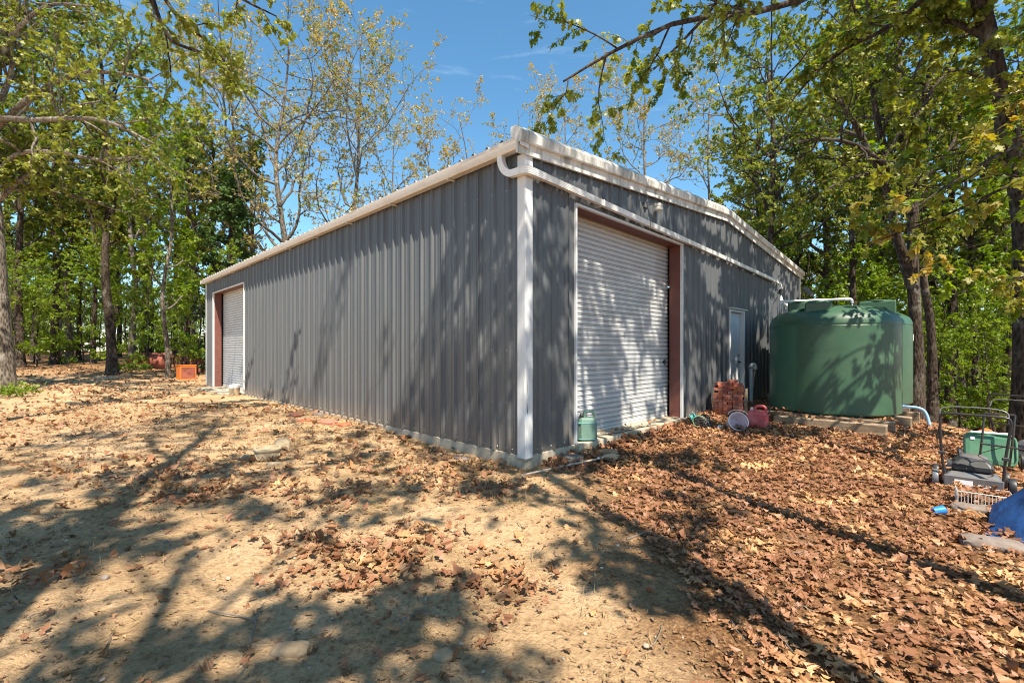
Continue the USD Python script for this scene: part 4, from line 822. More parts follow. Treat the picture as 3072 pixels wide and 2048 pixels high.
# -- jugs, cans, bucket, hose
def can(t, w, d, h, m, mcap, cx=0.0, seam=None):
    body = trimesh.convex.convex_hull(np.vstack([cbox((-w / 2, -d / 2, 0), (w / 2, d / 2, h * .66), .04).vertices, cbox((-w * .42, -d * .42, h * .66), (w * .42, d * .42, h * .78), .03).vertices]))
    obj('body', body, m, t)
    obj('seam', MB().tm(cbox((-w / 2 - .004, -d / 2 - .004, h * .60), (w / 2 + .004, d / 2 + .004, h * .615), .003)), seam or m, t)
    obj('lower_seam', MB().tm(cbox((-w / 2 - .003, -d / 2 - .003, h * .07), (w / 2 + .003, d / 2 + .003, h * .085), .003)), seam or m, t)
    obj('handle', MB().tube(smoothpts([(-w * .12, 0, h * .76), (-w * .1, 0, h * .93), (w * .05, 0, h * .985), (w * .3, 0, h * .97), (w * .4, 0, h * .86), (w * .38, 0, h * .72)], 16), .027, 10), m, t, smooth=50)
    obj('spout', MB().lathe([(.035, 0), (.035, h * .1), (.03, h * .1), (.012, h * .16), (.0, h * .16)], 14, tr(-w * .28, 0, h * .77)), mcap, t)
b = np.array([(1760 - 1536) / F * 7.25, 7.25, .004])
t = thing('kerosene_jug', 'faded green jug with teal handle on the concrete sill, left end of the shutter', 'jug', b, face(b) + .25)
can(t, .30, .21, .47, M['jug'], M['black'], seam=M['teal'])
b = at(2273, 1280)
t = thing('fuel_can', 'sun bleached red fuel can right of the brick stack', 'fuel can', b, face(b) - .2)
can(t, .36, .28, .42, M['red_can'], M['pink_can'], seam=M['red_can'])
b = at(2212, 1288)
t = thing('bucket', 'pale lilac bucket tipped towards the camera before the bricks', 'bucket', b, face(b) + .35)
Tb = tr(0, -.02, .15) @ rot(math.radians(68), [1, 0, 0]) @ tr(0, 0, -.1)
obj('body', MB().lathe([(0, -.16), (.125, -.16), (.135, -.13), (.172, .14), (.178, .142), (.178, .11), (.160, .138), (.122, -.13), (0, -.135)], 28, Tb), M['lilac'], t, smooth=35)
ang = np.linspace(0, np.pi * 2, 33); obj('rim', MB().tube(trimesh.transform_points(np.stack([.176 * np.cos(ang), .176 * np.sin(ang), np.full(33, .142)], 1), Tb), .009, 8, False), M['white'], t, smooth=60)
ang = np.linspace(.15, np.pi - .15, 20); obj('bail_handle', MB().tube(trimesh.transform_points(np.stack([.18 * np.cos(ang), .12 + .18 * np.sin(ang) * .55, .14 + .03 * np.sin(ang)], 1), Tb), .005, 6), M['white'], t)
b = at(2095, 1280)
t = thing('hose_bundle', 'tangled dark hose with a teal reel and green cord at the wall', 'hose', b, face(b))
rh = np.random.default_rng(8)
for k in range(7):
    a = np.linspace(0, 2 * np.pi * 1.15, 30) + rh.uniform(0, 6); r_ = .15 + .03 * rh.random(); 
    obj('coil', MB().tube(np.stack([r_ * np.cos(a) + .05, .8 * r_ * np.sin(a), .05 + .025 * k + .03 * np.sin(a * 2 + k)], 1), .016, 7, False), M['black'], t, smooth=60)
obj('reel', MB().lathe([(0, -.05), (.075, -.05), (.075, -.035), (.04, -.03), (.04, .03), (.075, .035), (.075, .05), (0, .05)], 20, tr(-.1, -.06, .2) @ rot(1.2, [0, 1, .3])), M['teal'], t, smooth=30)
for k in range(3):
    a = np.linspace(0, 5, 24); obj('cord', MB().tube(np.stack([.02 + .12 * np.cos(a + k), -.12 + .03 * np.sin(a * 2), .13 + .11 * np.sin(a + k)], 1), .005, 5, False), M['green_wire'], t)
for k in range(2): obj('wand', MB().tube([(.1 + .07 * k, -.1, .14), (.17 + .06 * k, -.2, .02)], .008, 6), M['grey_metal'], t)
b = at(2158, 1284)
t = thing('crushed_bottle', 'small crushed white bottle lying in the leaves before the bricks', 'bottle', b, .5)
m = trimesh.creation.icosphere(2, .05); m.vertices *= [1.5, .8, .55]; m.vertices += .02 * (meshkit.noise(m.vertices * 30, 1)[:, None] - .5); obj('body', MB().tm(m, tr(0, 0, .03)), M['white'], t, smooth=30)
obj('neck', MB().tube([(.07, 0, .03), (.11, .01, .035)], .016, 10), M['white'], t)
# cinder block, standpipe by the wall
q = wp(10.1, -.45); b = np.array([q[0], q[1], float(G(*q))])
t = thing('cinder_block', 'grey hollow concrete block between the wall and the tank', 'block', b, face(b) + .1)
cbk = trimesh.boolean.difference([cbox((-.2, -.1, -.02), (.2, .1, .19), .004), cbox((-.165, -.2, .025), (-.02, .2, .165)), cbox((.02, -.2, .025), (.165, .2, .165))], engine='manifold'); obj('block', cbk, M['concrete'], t)
obj('leaf_cap', grid_mesh(*(lambda X, Y: (X, Y, .20 + .02 * meshkit.noise(np.stack([X * 20, Y * 20, X * 0], -1), 3)))(*np.meshgrid(np.linspace(-.19, .19, 9), np.linspace(-.09, .09, 6), indexing='ij')), thick=.004), M['fallen'], t)
q = wp(9.15, -.09); b = np.array([q[0], q[1], float(G(*q))])
t = thing('standpipe', 'white plastic standpipe with a hooked top against the wall right of the door', 'pipe', b, TH)
obj('pipe', MB().tube([(0, 0, -.1), (0, 0, .96)], .045, 14), M['pvc'], t, smooth=40)
obj('elbow', MB().tube(smoothpts([(0, 0, .93), (0, 0, 1.0), (.02, -.02, 1.05), (.07, -.05, 1.06), (.1, -.07, 1.0), (.11, -.075, .93)], 14), .055, 14), M['pvc'], t, smooth=40)

# -- broom, flat stones, cable at the near corner
a, c = at(1562, 1430), at(1795, 1386); d = (c - a); ln = np.linalg.norm(d); a_ = a + [0, 0, .02]
t = thing('broom', 'old straw broom lying on the ground by the near corner', 'broom', a_, math.atan2(d[1], d[0]))
dz = d[2]
obj('handle', MB().tube(smoothpts([(0, 0, .0), (ln * .4, .004, .012 + dz * .4), (ln, 0, .03 + dz)], 12), .0135, 8), M['wood'], t, smooth=50)
obj('binding', MB().tube([(ln - .02, 0, .03 + dz), (ln + .07, 0, .034 + dz)], [.018, .03], 10), M['white'], t)
hs = []
for k in range(70):
    y0, y1 = rh.normal(0, .012), rh.normal(0, .05); z1 = .03 + dz + rh.normal(0, .016)
    hs.append(smoothpts([(ln + .04, y0, .035 + dz), (ln + .18, y0 + (y1 - y0) * .5, z1 + .01), (ln + .33 + rh.normal(0, .015), y1 + .02, z1 - .01)], 5))
v, f = tubes(np.array(hs), np.full((70, 5), .0045), 4); obj('bristles', MB().add(v, f), M['straw'], t, kind='stuff')
def rock(name, label, px, py, size, m, seed, rz=0.0, sink=.3, cat='stone', flat=0.0, loc=None):
    b = at(px, py) if loc is None else loc
    t = thing(name, label, cat, b, rz); s = trimesh.creation.icosphere(3, 1.0); v = s.vertices.copy()
    v = np.sign(v) * np.abs(v)**(.62)
    v *= 1 + .35 * (meshkit.fbm(v * 1.4 + seed * 7, 4, seed)[:, None] - .5) + .22 * (meshkit.fbm(v * 5 + seed, 4, seed + 3)[:, None] - .5)
    v *= np.array(size) / 2; v[:, 2] += size[2] * (.5 - sink); s.vertices = v
    obj('rock', s, m, t, smooth=38); return t
rock('flat_stone', 'flat purple grey stone beside the corner of the foundation', 1718, 1383, (.30, .24, .12), M['grey_stone'], 1, .3, .2)
rock('flat_stone', 'tan stone half covered by leaves below the door sill', 1825, 1366, (.28, .22, .12), M['stone'], 2, .1, .25)
rock('stone', 'buff stone at the bottom edge of the yard, left of the middle', 872, 1955, (.19, .10, .07), M['stone'], 3, .1, .4)
rock('stone', 'tan pointed stone at the bottom edge near the middle', 1333, 1972, (.12, .09, .06), M['stone'], 4, .6, .4)
rock('stone', 'long sandstone slab in the leaves below the blue tarpaulin', 2975, 1640, (.40, .20, .12), M['grey_stone'], 5, -.55, .35)
rock('stone', 'dark slab under leaves left of the blue tarpaulin', 2935, 1535, (.42, .2, .12), M['grey_stone'], 6, -.4, .4)
rock('stone', 'small grey stone beside the foundation, just left of the near corner', 1385, 1378, (.24, .14, .07), M['grey_stone'], 7, -.7, .35)
rock('pebble', 'small round dark pebble on the sand at the lower left', 498, 1628, (.035, .03, .028), M['grey_stone'], 8)
rock('pebble', 'larger round dark pebble on the sand at the lower left', 316, 1735, (.045, .04, .035), M['grey_stone'], 9)
b = np.array([(1900 - 1536) / F * 7.9, 7.9, .012])
t = thing('black_cable', 'loose black cable lying across the concrete sill', 'cable', (0, 0, 0))
q0, q1, q2 = wp(2.35, -.0), wp(3.2, -.02), wp(3.55, -.09)
obj('cable', MB().tube(smoothpts([(*wp(2.0, .1), .012), (*q0, .012), (*q1, .016), (*q2, .012), (*wp(3.58, -.115), -.04), (*wp(3.5, -.13), -.09)], 24), .007, 6), M['black'], t, smooth=60)

# -- mowers, cart, basket, tarpaulin, cup at the right
b = at(2915, 1466)
t = thing('push_mower', 'grey push mower sunk in leaves, its black handle upright', 'lawn mower', b, face(b) + .05)
obj('deck', trimesh.convex.convex_hull(np.vstack([cbox((-.25, -.16, .06), (.25, .36, .15), .03).vertices, cbox((-.2, -.1, .15), (.2, .3, .20), .03).vertices])), M['deck'], t)
obj('rear_flap', MB().tm(cbox((-.24, -.205, .04), (.24, -.172, .17), .008)), M['deck'], t)
obj('sticker', MB().box((-.15, -.210, .08), (.0, -.2065, .13)), M['sign_white'], t)
obj('sticker', MB().box((.04, -.210, .075), (.08, -.2065, .10)), M['sign_white'], t); obj('sticker', MB().box((.10, -.210, .075), (.14, -.2065, .10)), M['sign_white'], t)
obj('engine', trimesh.convex.convex_hull(np.vstack([cbox((-.18, -.08, .20), (.18, .24, .30), .03).vertices, cbox((-.12, -.03, .30), (.14, .2, .345), .03).vertices])), M['black'], t)
obj('engine_cover', MB().lathe([(0, .05), (.09, .05), (.12, .03), (.125, 0)], 24, tr(.02, .1, .33)), M['deck'], t, smooth=35)
for k in range(6): obj('cooling_fin', MB().box((-.205, -.06 + .035 * k, .21), (-.165, -.045 + .035 * k, .30)), M['grey_metal'], t)
obj('fuel_cap', MB().lathe([(0, .03), (.03, .03), (.033, 0)], 14, tr(-.13, .02, .30)), M['black'], t)
def wheel(t, x, y, z, r, w, hub, tyre='black'):
    T = tr(x, y, z) @ rot(math.pi / 2, [0, 1, 0])
    ww = part('wheel', t)
    obj('tyre', MB().lathe([(r * .62, -w / 2), (r * .93, -w / 2), (r, -w * .3), (r, w * .3), (r * .93, w / 2), (r * .62, w / 2), (r * .62, -w / 2)], 26, T), M[tyre], ww, smooth=35)
    obj('rim', MB().lathe([(0, -w * .35), (r * .3, -w * .42), (r * .63, -w * .3), (r * .63, w * .3), (r * .3, w * .42), (0, w * .35)], 20, T), M[hub], ww, smooth=35)
wheel(t, -.31, -.10, .10, .10, .055, 'orange', 'grey_metal'); wheel(t, .31, -.10, .10, .10, .055, 'orange'); wheel(t, -.30, .34, .09, .09, .05, 'orange'); wheel(t, .30, .34, .09, .09, .05, 'orange')
lo, hi, zt = -.225, .235, .88
obj('handle', MB().tube(smoothpts([(-.225, -.17, .12), (-.255, -.19, .40), (-.27, -.215, .76), (-.262, -.225, zt - .03), (-.22, -.23, zt), (0, -.235, zt + .0), (.24, -.23, zt - .01), (.285, -.225, zt - .05), (.285, -.21, .74), (.25, -.19, .40), (.235, -.17, .12)], 60), .0135, 9), M['black_metal'], t, smooth=60)
obj('bail_bar', MB().tube(smoothpts([(-.262, -.17, .80), (-.25, -.14, zt + .05), (0, -.13, zt + .075), (.25, -.14, zt + .05), (.28, -.17, .80)], 30), .007, 7), M['grey_metal'], t, smooth=60)
for x in (-.255, .25):
    obj('wing_knob', MB().tm(cbox((-.03, -.015, -.018), (.03, .015, .018), .006), tr(x, -.215, .42)), M['black'], t)
obj('pull_cord', MB().tube(smoothpts([(.14, .02, .34), (.05, -.08, .42), (.24, -.19, .55)], 10), .004, 5), M['black'], t)
obj('control_cable', MB().tube(smoothpts([(-.27, -.2, .78), (-.29, -.16, .5), (-.15, -.1, .3), (.0, -.05, .28)], 14), .005, 5), M['black'], t)

b = at(3090, 1395)
t = thing('push_mower', 'second mower behind, black bent handle running out of the right edge', 'lawn mower', b, face(b) - .35)
obj('deck', trimesh.convex.convex_hull(np.vstack([cbox((-.25, -.2, .06), (.25, .32, .15), .03).vertices, cbox((-.2, -.1, .15), (.2, .3, .20), .03).vertices])), M['black'], t)
obj('engine', trimesh.convex.convex_hull(np.vstack([cbox((-.15, -.06, .20), (.15, .22, .32), .03).vertices, cbox((-.1, -.03, .32), (.1, .18, .36), .03).vertices])), M['deck'], t)
for x, y in ((-.31, -.12), (.31, -.12), (-.3, .3), (.3, .3)): wheel(t, x, y, .1, .1, .05, 'white')
obj('handle', MB().tube(smoothpts([(-.25, -.18, .12), (-.28, -.30, .50), (-.29, -.42, .90), (-.27, -.45, 1.0), (-.2, -.46, 1.04), (.2, -.46, 1.04), (.27, -.45, 1.0), (.29, -.42, .90), (.27, -.30, .5), (.24, -.18, .12)], 50), .014, 9), M['black_metal'], t, smooth=60)
obj('bail_bar', MB().tube(smoothpts([(-.28, -.40, .86), (-.22, -.36, .96), (.22, -.36, .96), (.28, -.40, .86)], 24), .008, 7), M['grey_metal'], t, smooth=60)
obj('cross_bar', MB().tube([(-.285, -.33, .60), (.28, -.33, .60)], .012, 8), M['black_metal'], t)

b = at(2972, 1402)
t = thing('garden_cart', 'green plastic garden cart tipped on end behind the grey mower', 'cart', b, face(b) + .12)
Tc = rot(math.radians(-14), [1, 0, 0])
tub = trimesh.convex.convex_hull(np.vstack([cbox((-.25, .0, .05), (.25, .06, .46), .05).vertices, cbox((-.21, .22, .10), (.21, .26, .42), .05).vertices]))
obj('tub', MB().tm(tub, Tc), M['cart'], t)
a = np.linspace(0, 2 * np.pi, 41); sq = np.stack([.255 * np.sign(np.cos(a)) * np.abs(np.cos(a))**.35, np.full(41, .0), .255 + .212 * np.sign(np.sin(a)) * np.abs(np.sin(a))**.35], 1)
obj('rim', MB().tube(trimesh.transform_points(sq, Tc), .014, 8, False), M['cart'], t, smooth=60)
obj('liner', MB().tm(cbox((-.19, .03, .47), (.2, .2, .50), .01), Tc), M['sign_white'], t)
obj('bag', MB().tm(trimesh.convex.convex_hull(np.array([(-.12, .06, .50), (.06, .06, .50), (.06, .16, .50), (-.12, .16, .50), (-.02, .1, .56), (.03, .12, .545)])), Tc), M['orange'], t)
obj('cross_bar', MB().tube([(-.1, -.06, .33), (.42, -.10, .30)], .012, 8), M['black_metal'], t)
for x in (-.12, .17): obj('frame_tube', MB().tube(smoothpts([(x, -.03, .02), (x + .03, -.05, .4), (x + .06, .0, .75)], 12), .013, 8), M['black_metal'], t)
obj('handle_grip', MB().tube([(-.06, .0, .75), (.23, .0, .75)], .014, 8), M['black_metal'], t)
wheel(t, -.30, .10, .11, .11, .05, 'white'); wheel(t, .31, .10, .11, .11, .05, 'white')
obj('white_tag', MB().tm(cbox((-.19, -.009, .37), (-.15, -.001, .41)), Tc), M['sign_white'], t)

b = at(2950, 1522)
t = thing('wire_basket', 'pale wire rack heaped with leaves in front of the grey mower', 'basket', b, face(b) + .1)
wv = MB()
for x in np.linspace(-.2, .2, 17): obj('wire', MB().tube([(x, -.14, .0), (x, -.15, .17)], .0032, 5), M['wire'], t)
for y in np.linspace(-.14, .14, 9)[1:]:
    for s in (-1, 1): obj('wire', MB().tube([(s * .2, y, 0), (s * .205, y, .17)], .0032, 5), M['wire'], t)
for z in (.0, .17): obj('frame_wire', MB().tube([(-.205, -.15, z), (.205, -.15, z), (.205, .15, z), (-.205, .15, z), (-.205, -.15, z)], .0045, 5), M['wire'], t)

b = at(3290, 1640)
t = thing('tarpaulin', 'bright blue tarpaulin heaped over something at the right edge', 'tarp', b, face(b))
n = 40; gx_, gy_ = np.meshgrid(np.linspace(-.62, .62, n), np.linspace(-.5, .6, n), indexing='ij')
rr = np.sqrt((gx_ / .5)**2 + ((gy_ - .1) / .42)**2); fold = meshkit.fbm(np.stack([np.arctan2(gy_, gx_) * 3.0, rr * 2, gx_ * 0], -1), 3, 6)
hz = .52 * np.clip(1 - np.clip(rr - .45, 0, 1), 0, 1)**.9 * (.72 + .5 * fold) + .04 * meshkit.fbm(np.stack([gx_ * 9, gy_ * 9, gx_ * 0], -1), 3, 2)
obj('sheet', grid_mesh(gx_, gy_, hz), M['tarp'], t, smooth=True)
b = at(2815, 1545)
t = thing('plastic_cup', 'small bright blue plastic cup on its side in the leaves', 'cup', b, face(b) + .6)
obj('cup', MB().lathe([(0, -.045), (.03, -.045), (.04, .05), (.043, .052), (.037, .05), (.027, -.04), (0, -.04)], 20, tr(0, 0, .05) @ rot(1.35, [0, 1, 0])), M['cup'], t, smooth=35)

# -- left part of the yard
b = at(704, 1185)
t = thing('lidded_bucket', 'white lidded tan bucket at the foot of the far roller shutter', 'bucket', b)
obj('body', MB().lathe([(0, 0), (.135, 0), (.16, .26), (0, .26)], 22), M['planter'], t, smooth=35)
obj('lid', MB().lathe([(.168, .25), (.17, .34), (.155, .355), (0, .355)], 22), M['white'], t, smooth=30)
b = at(803, 1374) - [0, 0, .05]
t = thing('stone_planter', 'weathered cast stone planter sunk in the sand by the eave wall', 'planter', b, .1)
obj('bowl', MB().lathe([(0, -.1), (.13, -.1), (.155, .0), (.172, .15), (.17, .165), (.185, .17), (.192, .195), (.185, .21), (.150, .21), (.145, .18), (0, .17)], 32), M['planter'], t, smooth=25)
for k in range(8):
    a0 = k * math.pi / 4; aa = np.linspace(a0, a0 + math.pi / 4, 9); zz = .13 - .075 * np.sin(np.linspace(0, np.pi, 9))
    obj('festoon', MB().tube(np.stack([(.157 + .09 * zz) * np.cos(aa), (.157 + .09 * zz) * np.sin(aa), zz], 1), .010, 6), M['planter'], t, smooth=60)
rock('stone', 'broken stone leaning on the right of the stone planter', 847, 1345, (.24, .16, .24), M['planter'], 12, .4, .35)
rock('stone', 'small buff stone left of the stone planter', 745, 1378, (.18, .13, .10), M['stone'], 13, .1, .3)
rock('stone', 'flat stone at the foot of the stone planter', 822, 1392, (.2, .1, .05), M['planter'], 14, .1, .4)
for k, (px, py, s, m, lb) in enumerate([(885, 1246, (.42, .2, .07), M['brick'][2], 'thin red paving scrap against the eave wall, left end of the row'), (985, 1268, (.5, .26, .08), M['brick'][2], 'long red paving scrap against the eave wall, middle'), (1030, 1276, (.34, .2, .07), M['brick'][3], 'orange red paving scrap against the eave wall, right end'),
     (955, 1246, (.3, .16, .09), M['grey_stone'], 'grey paving scrap lying on the red ones by the eave wall')]):
    rock('paving_scrap', lb, px, py, s, m, 20 + k, -.78 + .1 * k, .3, cat='paving')
rs = thing('brick_row', 'half buried row of bricks on edge by the eave wall', 'bricks', at(915, 1262), -.25)
for k in range(4): brick(-.13 + k * .085, 0, -.03, math.pi / 2, par=rs)
b = at(559, 1137)
t = thing('orange_box', 'rusty orange steel box standing on the leaves in the back yard', 'box', b, face(b) + .25)
obj('case', MB().box((-.32, -.3, -.05), (.32, .3, .62), .015), M['orange_rust'], t)
obj('top_lip', MB().box((-.335, -.315, .622), (.335, .315, .66), .008), M['orange_rust'], t); obj('door_seam', MB().box((-.27, -.304, .06), (.27, -.3005, .56)), M['rust'], t)
b = at(450, 1106)
t = thing('scrap_tank', 'dark red rusted tank lying behind the slender tree', 'scrap', b, .1)
obj('barrel', MB().lathe([(0, -1.0), (.3, -1.0), (.46, -.9), (.48, -.85), (.48, .85), (.46, .9), (.3, 1.0), (0, 1.0)], 26, tr(0, 0, .46) @ rot(math.pi / 2, [0, 1, 0])), M['rust'], t, smooth=30)
obj('saddle', MB().box((-.6, -.3, -.1), (-.45, .3, .12)).box((.45, -.3, -.1), (.6, .3, .12)), M['rust'], t, kind='stuff')
b = at(540, 1104)
t = thing('rusty_rack', 'rusted slatted frame right of the scrap tank', 'scrap', b, .05)
for k in range(8): obj('slat', MB().box((-.75 + k * .2, -.02, 0), (-.69 + k * .2, .02, .72), .004), M['rust'], t)
for z in (.05, .66): obj('rail', MB().box((-.8, .021, z), (.8, .06, z + .06), .004), M['rust'], t)
b = at(592, 1117)
t = thing('scrap_case', 'rust red metal case right behind the orange box', 'scrap', b, face(b))
obj('case', MB().box((-.35, -.25, -.1), (.35, .25, .75), .03), M['rust'], t); obj('lid', MB().box((-.37, -.27, .752), (.37, .27, .80), .01), M['rust'], t); obj('door_panel', MB().box((-.28, -.262, .08), (.28, -.2505, .66), .004), M['rust'], t)
b = at(318, 1135)
t = thing('fallen_board', 'pale board lying flat among the leaves in the back yard', 'board', b, .15)
m = cbox((-.5, -.09, 0), (.5, .09, .05), .008).subdivide(); m.vertices += .01 * (meshkit.noise(m.vertices * 9, 1)[:, None] - .5); obj('board', m, M['wood'], t)
a, c, d, e = at(622, 1836), at(764, 1868), at(793, 1822), at(751, 1930)
t = thing('forked_stick', 'forked dead stick on the sand in the foreground', 'stick', c)
obj('stick', MB().tube(smoothpts([a - c + [0, 0, .012], (a - c) * .5 + [0, 0, .02], [0, 0, .016], (e - c) * .6 + [0, 0, .016], e - c + [0, 0, .01]], 24), np.linspace(.003, .0075, 24), 7), M['twig'], t, smooth=50)
obj('side_twig', MB().tube(smoothpts([[0, 0, .016], (d - c) * .6 + [0, 0, .03], d - c + [0, 0, .035]], 10), np.linspace(.006, .003, 10), 6), M['twig'], t, smooth=50)
for k, (x0, y0, x1, y1, lb) in enumerate([(1205, 1868, 1290, 1836, 'pale straight stick on the shaded sand in the foreground'), (1880, 1620, 1990, 1590, 'short stick at the edge of the leaves'), (215, 1168, 310, 1155, 'long thin stick lying in the back yard')]):
    p0, p1 = at(x0, y0), at(x1, y1); t = thing('dead_stick', lb, 'stick', p0)
    obj('stick', MB().tube(smoothpts([[0, 0, .01], (p1 - p0) * .5 + [0, .01, .02], p1 - p0 + [0, 0, .012]], 10), np.linspace(.009, .005, 10), 6), M['twig'], t, smooth=50)
def weeds(label, px, py, n, sz, rad, seed, m='lf_bright', h=.25, loc=None):
    r = np.random.default_rng(seed); b = at(px, py) if loc is None else loc; t = thing('weed_plant', label, 'plant', b)
    st = []
    for _ in range(n):
        a, q = r.uniform(0, 6.28), rad * r.random()**.6; p0 = np.array([math.cos(a) * q, math.sin(a) * q, -.02]); st.append(smoothpts([p0, p0 + [r.normal(0, .04), r.normal(0, .04), h * .5], p0 + [r.normal(0, .1), r.normal(0, .1), h * r.uniform(.6, 1.1)]], 5))
    st = np.array(st); obj('stems', MB().add(*tubes(st, np.full(st.shape[:2], .004), 4)), M['twig'], t, kind='stuff'); obj('leaves', leaves(r, st, 9, sz, 'mid', .1, t0=.25), M[m], t, kind='stuff')
weeds('green weeds round the foot of the pale oak at the left edge', 40, 1192, 40, .11, .55, 1, h=.42)
weeds('green seedlings at the foot of the second oak from the left', 195, 1092, 30, .14, .7, 2, h=.5)
weeds('low green weeds before the scrap tank', 400, 1118, 30, .14, .8, 3, h=.5)

# ------------------------------------------------------------------ fallen leaves, dry grass, pebbles
rl = np.random.default_rng(77)
def local(x, y): return (x - CX) * U[0] + (y - CY) * U[1], (x - CX) * V[0] + (y - CY) * V[1]
def free(x, y, pad=.03):
    a, c = local(x, y); inside = (a > -pad) & (a < W + pad) & (c > -pad) & (c < L + pad)
    apron = (a > D1[0] - .1) & (a < D1[1] + .1) & (c > -.13) & (c < .4)
    tk = (np.hypot(x - T1[0], y - T1[1]) < 1.15) | (np.hypot(x - T2[0], y - T2[1]) < 1.45)
    return ~(inside | apron | tk)
def tri_area_scatter(n, y0, y1, x0, x1, power=1.0):
    y = y0 + (y1 - y0) * rl.random(n)**power; return rl.uniform(x0, x1, n), y
P_ = []   # x, y, size, lift, tilt, dense
def add_leaves(x, y, s, lift, tilt, pale):
    m = free(x, y); P_.append(np.stack([x[m], y[m], s[m], lift[m], tilt[m], pale[m]], 1))
def nz(x, y, sc, seed): return meshkit.fbm(np.stack([x * sc, y * sc, x * 0], -1), 3, seed)
# thick carpet on the right
n = 52000; x, y = tri_area_scatter(n, 1.2, 13.0, .4, 12.0, 1.15)
edge = .88 + 1.3 * (nz(x, y, 1.1, 3) - .5) - np.clip(y - 4.8, 0, 1.5) * .12
keep = (x > edge) & (rl.random(n) < np.clip((x - edge) * 2.6, .25, 1.0)) & (x < 1.35 * y + 1.2) & (x - .0 < 10.5)
x, y = x[keep], y[keep]; k = len(x)
add_leaves(x, y, rl.uniform(.035, .085, k) + .04 * rl.random(k)**2, rl.random(k)**1.6 * .045, np.abs(rl.normal(0, .24, k)), np.zeros(k))
# heap along the wall base and below the sill
n = 900; a = rl.uniform(.1, 7.2, n); c = -np.abs(rl.normal(0, .22, n)) - .04; q = CX + a * U[0] + c * V[0], CY + a * U[1] + c * V[1]
add_leaves(q[0], q[1], rl.uniform(.07, .13, n), rl.random(n) * .07, np.abs(rl.normal(0, .5, n)), np.zeros(n))
# clumps on the sand
for px, py, r, m in [(1040, 1672, .34, 120), (960, 1620, .22, 45), (1190, 1690, .25, 60), (1240, 1607, .24, 45), (1437, 1752, .25, 40), (1520, 1760, .2, 30), (560, 1476, .42, 110), (690, 1470, .35, 70), (470, 1440, .4, 60), (163, 1690, .16, 22), (180, 1735, .14, 12), (60, 1748, .12, 7), (1045, 1755, .2, 24),
                     (1000, 1500, .5, 60), (1250, 1440, .5, 90), (1450, 1480, .4, 60), (1400, 1410, .45, 110), (1150, 1390, .5, 80), (900, 1440, .6, 70), (700, 1400, .6, 60), (300, 1400, .8, 70), (300, 1420, .5, 40), (1530, 1470, .3, 30), (1200, 1860, .2, 6), (1440, 1876, .15, 6), (1480, 1650, .3, 14), (1300, 1310, .5, 70)]:
    b = at(px, py); add_leaves(b[0] + rl.normal(0, r * .75, m), b[1] + rl.normal(0, r * .6, m), rl.uniform(.06, .14, m), rl.random(m) * .03, np.abs(rl.normal(0, .45, m)), (rl.random(m) < .25) * 1.0)
# sparse single leaves over the sand
n = 2300; x, y = tri_area_scatter(n, 1.6, 10, -10, 1.2); add_leaves(x, y, rl.uniform(.03, .11, n), rl.random(n) * .01, np.abs(rl.normal(0, .3, n)), (rl.random(n) < .6) * 1.0)
# crumbled bits of leaf
n = 12000; x, y = tri_area_scatter(n, 1.6, 12, -12, 1.3, 1.1); kk = rl.random(n) < .35 + 1.2 * (nz(x, y, .8, 8) - .35); x, y = x[kk], y[kk]; n = len(x)
add_leaves(x, y, rl.uniform(.014, .045, n), np.zeros(n), np.abs(rl.normal(0, .35, n)), (rl.random(n) < .7) * 1.0)
# back yard on the left
n = 13000; y = 6.5 + 21 * rl.random(n)**1.2; x = -1.25 * y * rl.random(n) - .5; d = nz(x, y, .35, 12); kk = rl.random(n) < np.clip(.22 + (y - 8) * .05, .15, 1) * np.clip(3.2 * (d - .28), .1, 1.3); x, y = x[kk], y[kk]; n = len(x)
add_leaves(x, y, rl.uniform(.08, .17, n), rl.random(n) * .03, np.abs(rl.normal(0, .4, n)), (rl.random(n) < .4) * 1.0)
# on top of the wire rack, the cinder sleepers and the sill
LX = np.vstack(P_); zg = G(LX[:, 0], LX[:, 1])
nearq = np.clip(1.5 - np.hypot(LX[:, 0], LX[:, 1] - 4) / 14, 0, 1); qq = np.stack([LX[:, 0], LX[:, 1], 0 * zg], -1)
zg = zg + nearq * (0.045 * (meshkit.fbm(qq * 5.0, 4, 9) - 0.5) + 0.026 * (meshkit.noise(qq * 15.0, 3) - 0.5)) + .008 + LX[:, 3]
def on_top(b, rz, lo, hi, z, n, s=(.07, .12), tilt=.4):
    u_, v_ = rl.uniform(lo[0], hi[0], n), rl.uniform(lo[1], hi[1], n); c, s_ = math.cos(rz), math.sin(rz)
    return np.stack([b[0] + c * u_ - s_ * v_, b[1] + s_ * u_ + c * v_, rl.uniform(*s, n), np.zeros(n), np.abs(rl.normal(0, tilt, n)), np.zeros(n)], 1), z + rl.random(n) * .05
ex = [on_top(at(2950, 1522), face(at(2950, 1522)) + .1, (-.19, -.14), (.19, .14), at(2950, 1522)[2] + .13, 70), on_top(at(2915, 1466), face(at(2915, 1466)), (-.22, -.1), (.22, .3), at(2915, 1466)[2] + .2, 22)]
for u, a, b_, zt, lb, k in ties[:3]: ex.append(on_top((*wp(u, 0), 0), TH, (-.12, -b_ + .35), (.12, -a), zt + .01, 26))
ex.append(on_top((*wp(6.28, 0), 0), TH, (-.25, -2.9), (.25, -1.2), .03, 130)); ex.append(on_top((*wp(7.05, 0), 0), TH, (-.3, -3.35), (.3, -2.9), .04, 60))
ex.append(on_top((*wp(D1[0], 0), 0), TH, (.3, -.06), (3.6, .3), .012, 40, (.05, .10), .2))
LX = np.vstack([LX] + [e[0] for e in ex]); zg = np.concatenate([zg] + [e[1] for e in ex])
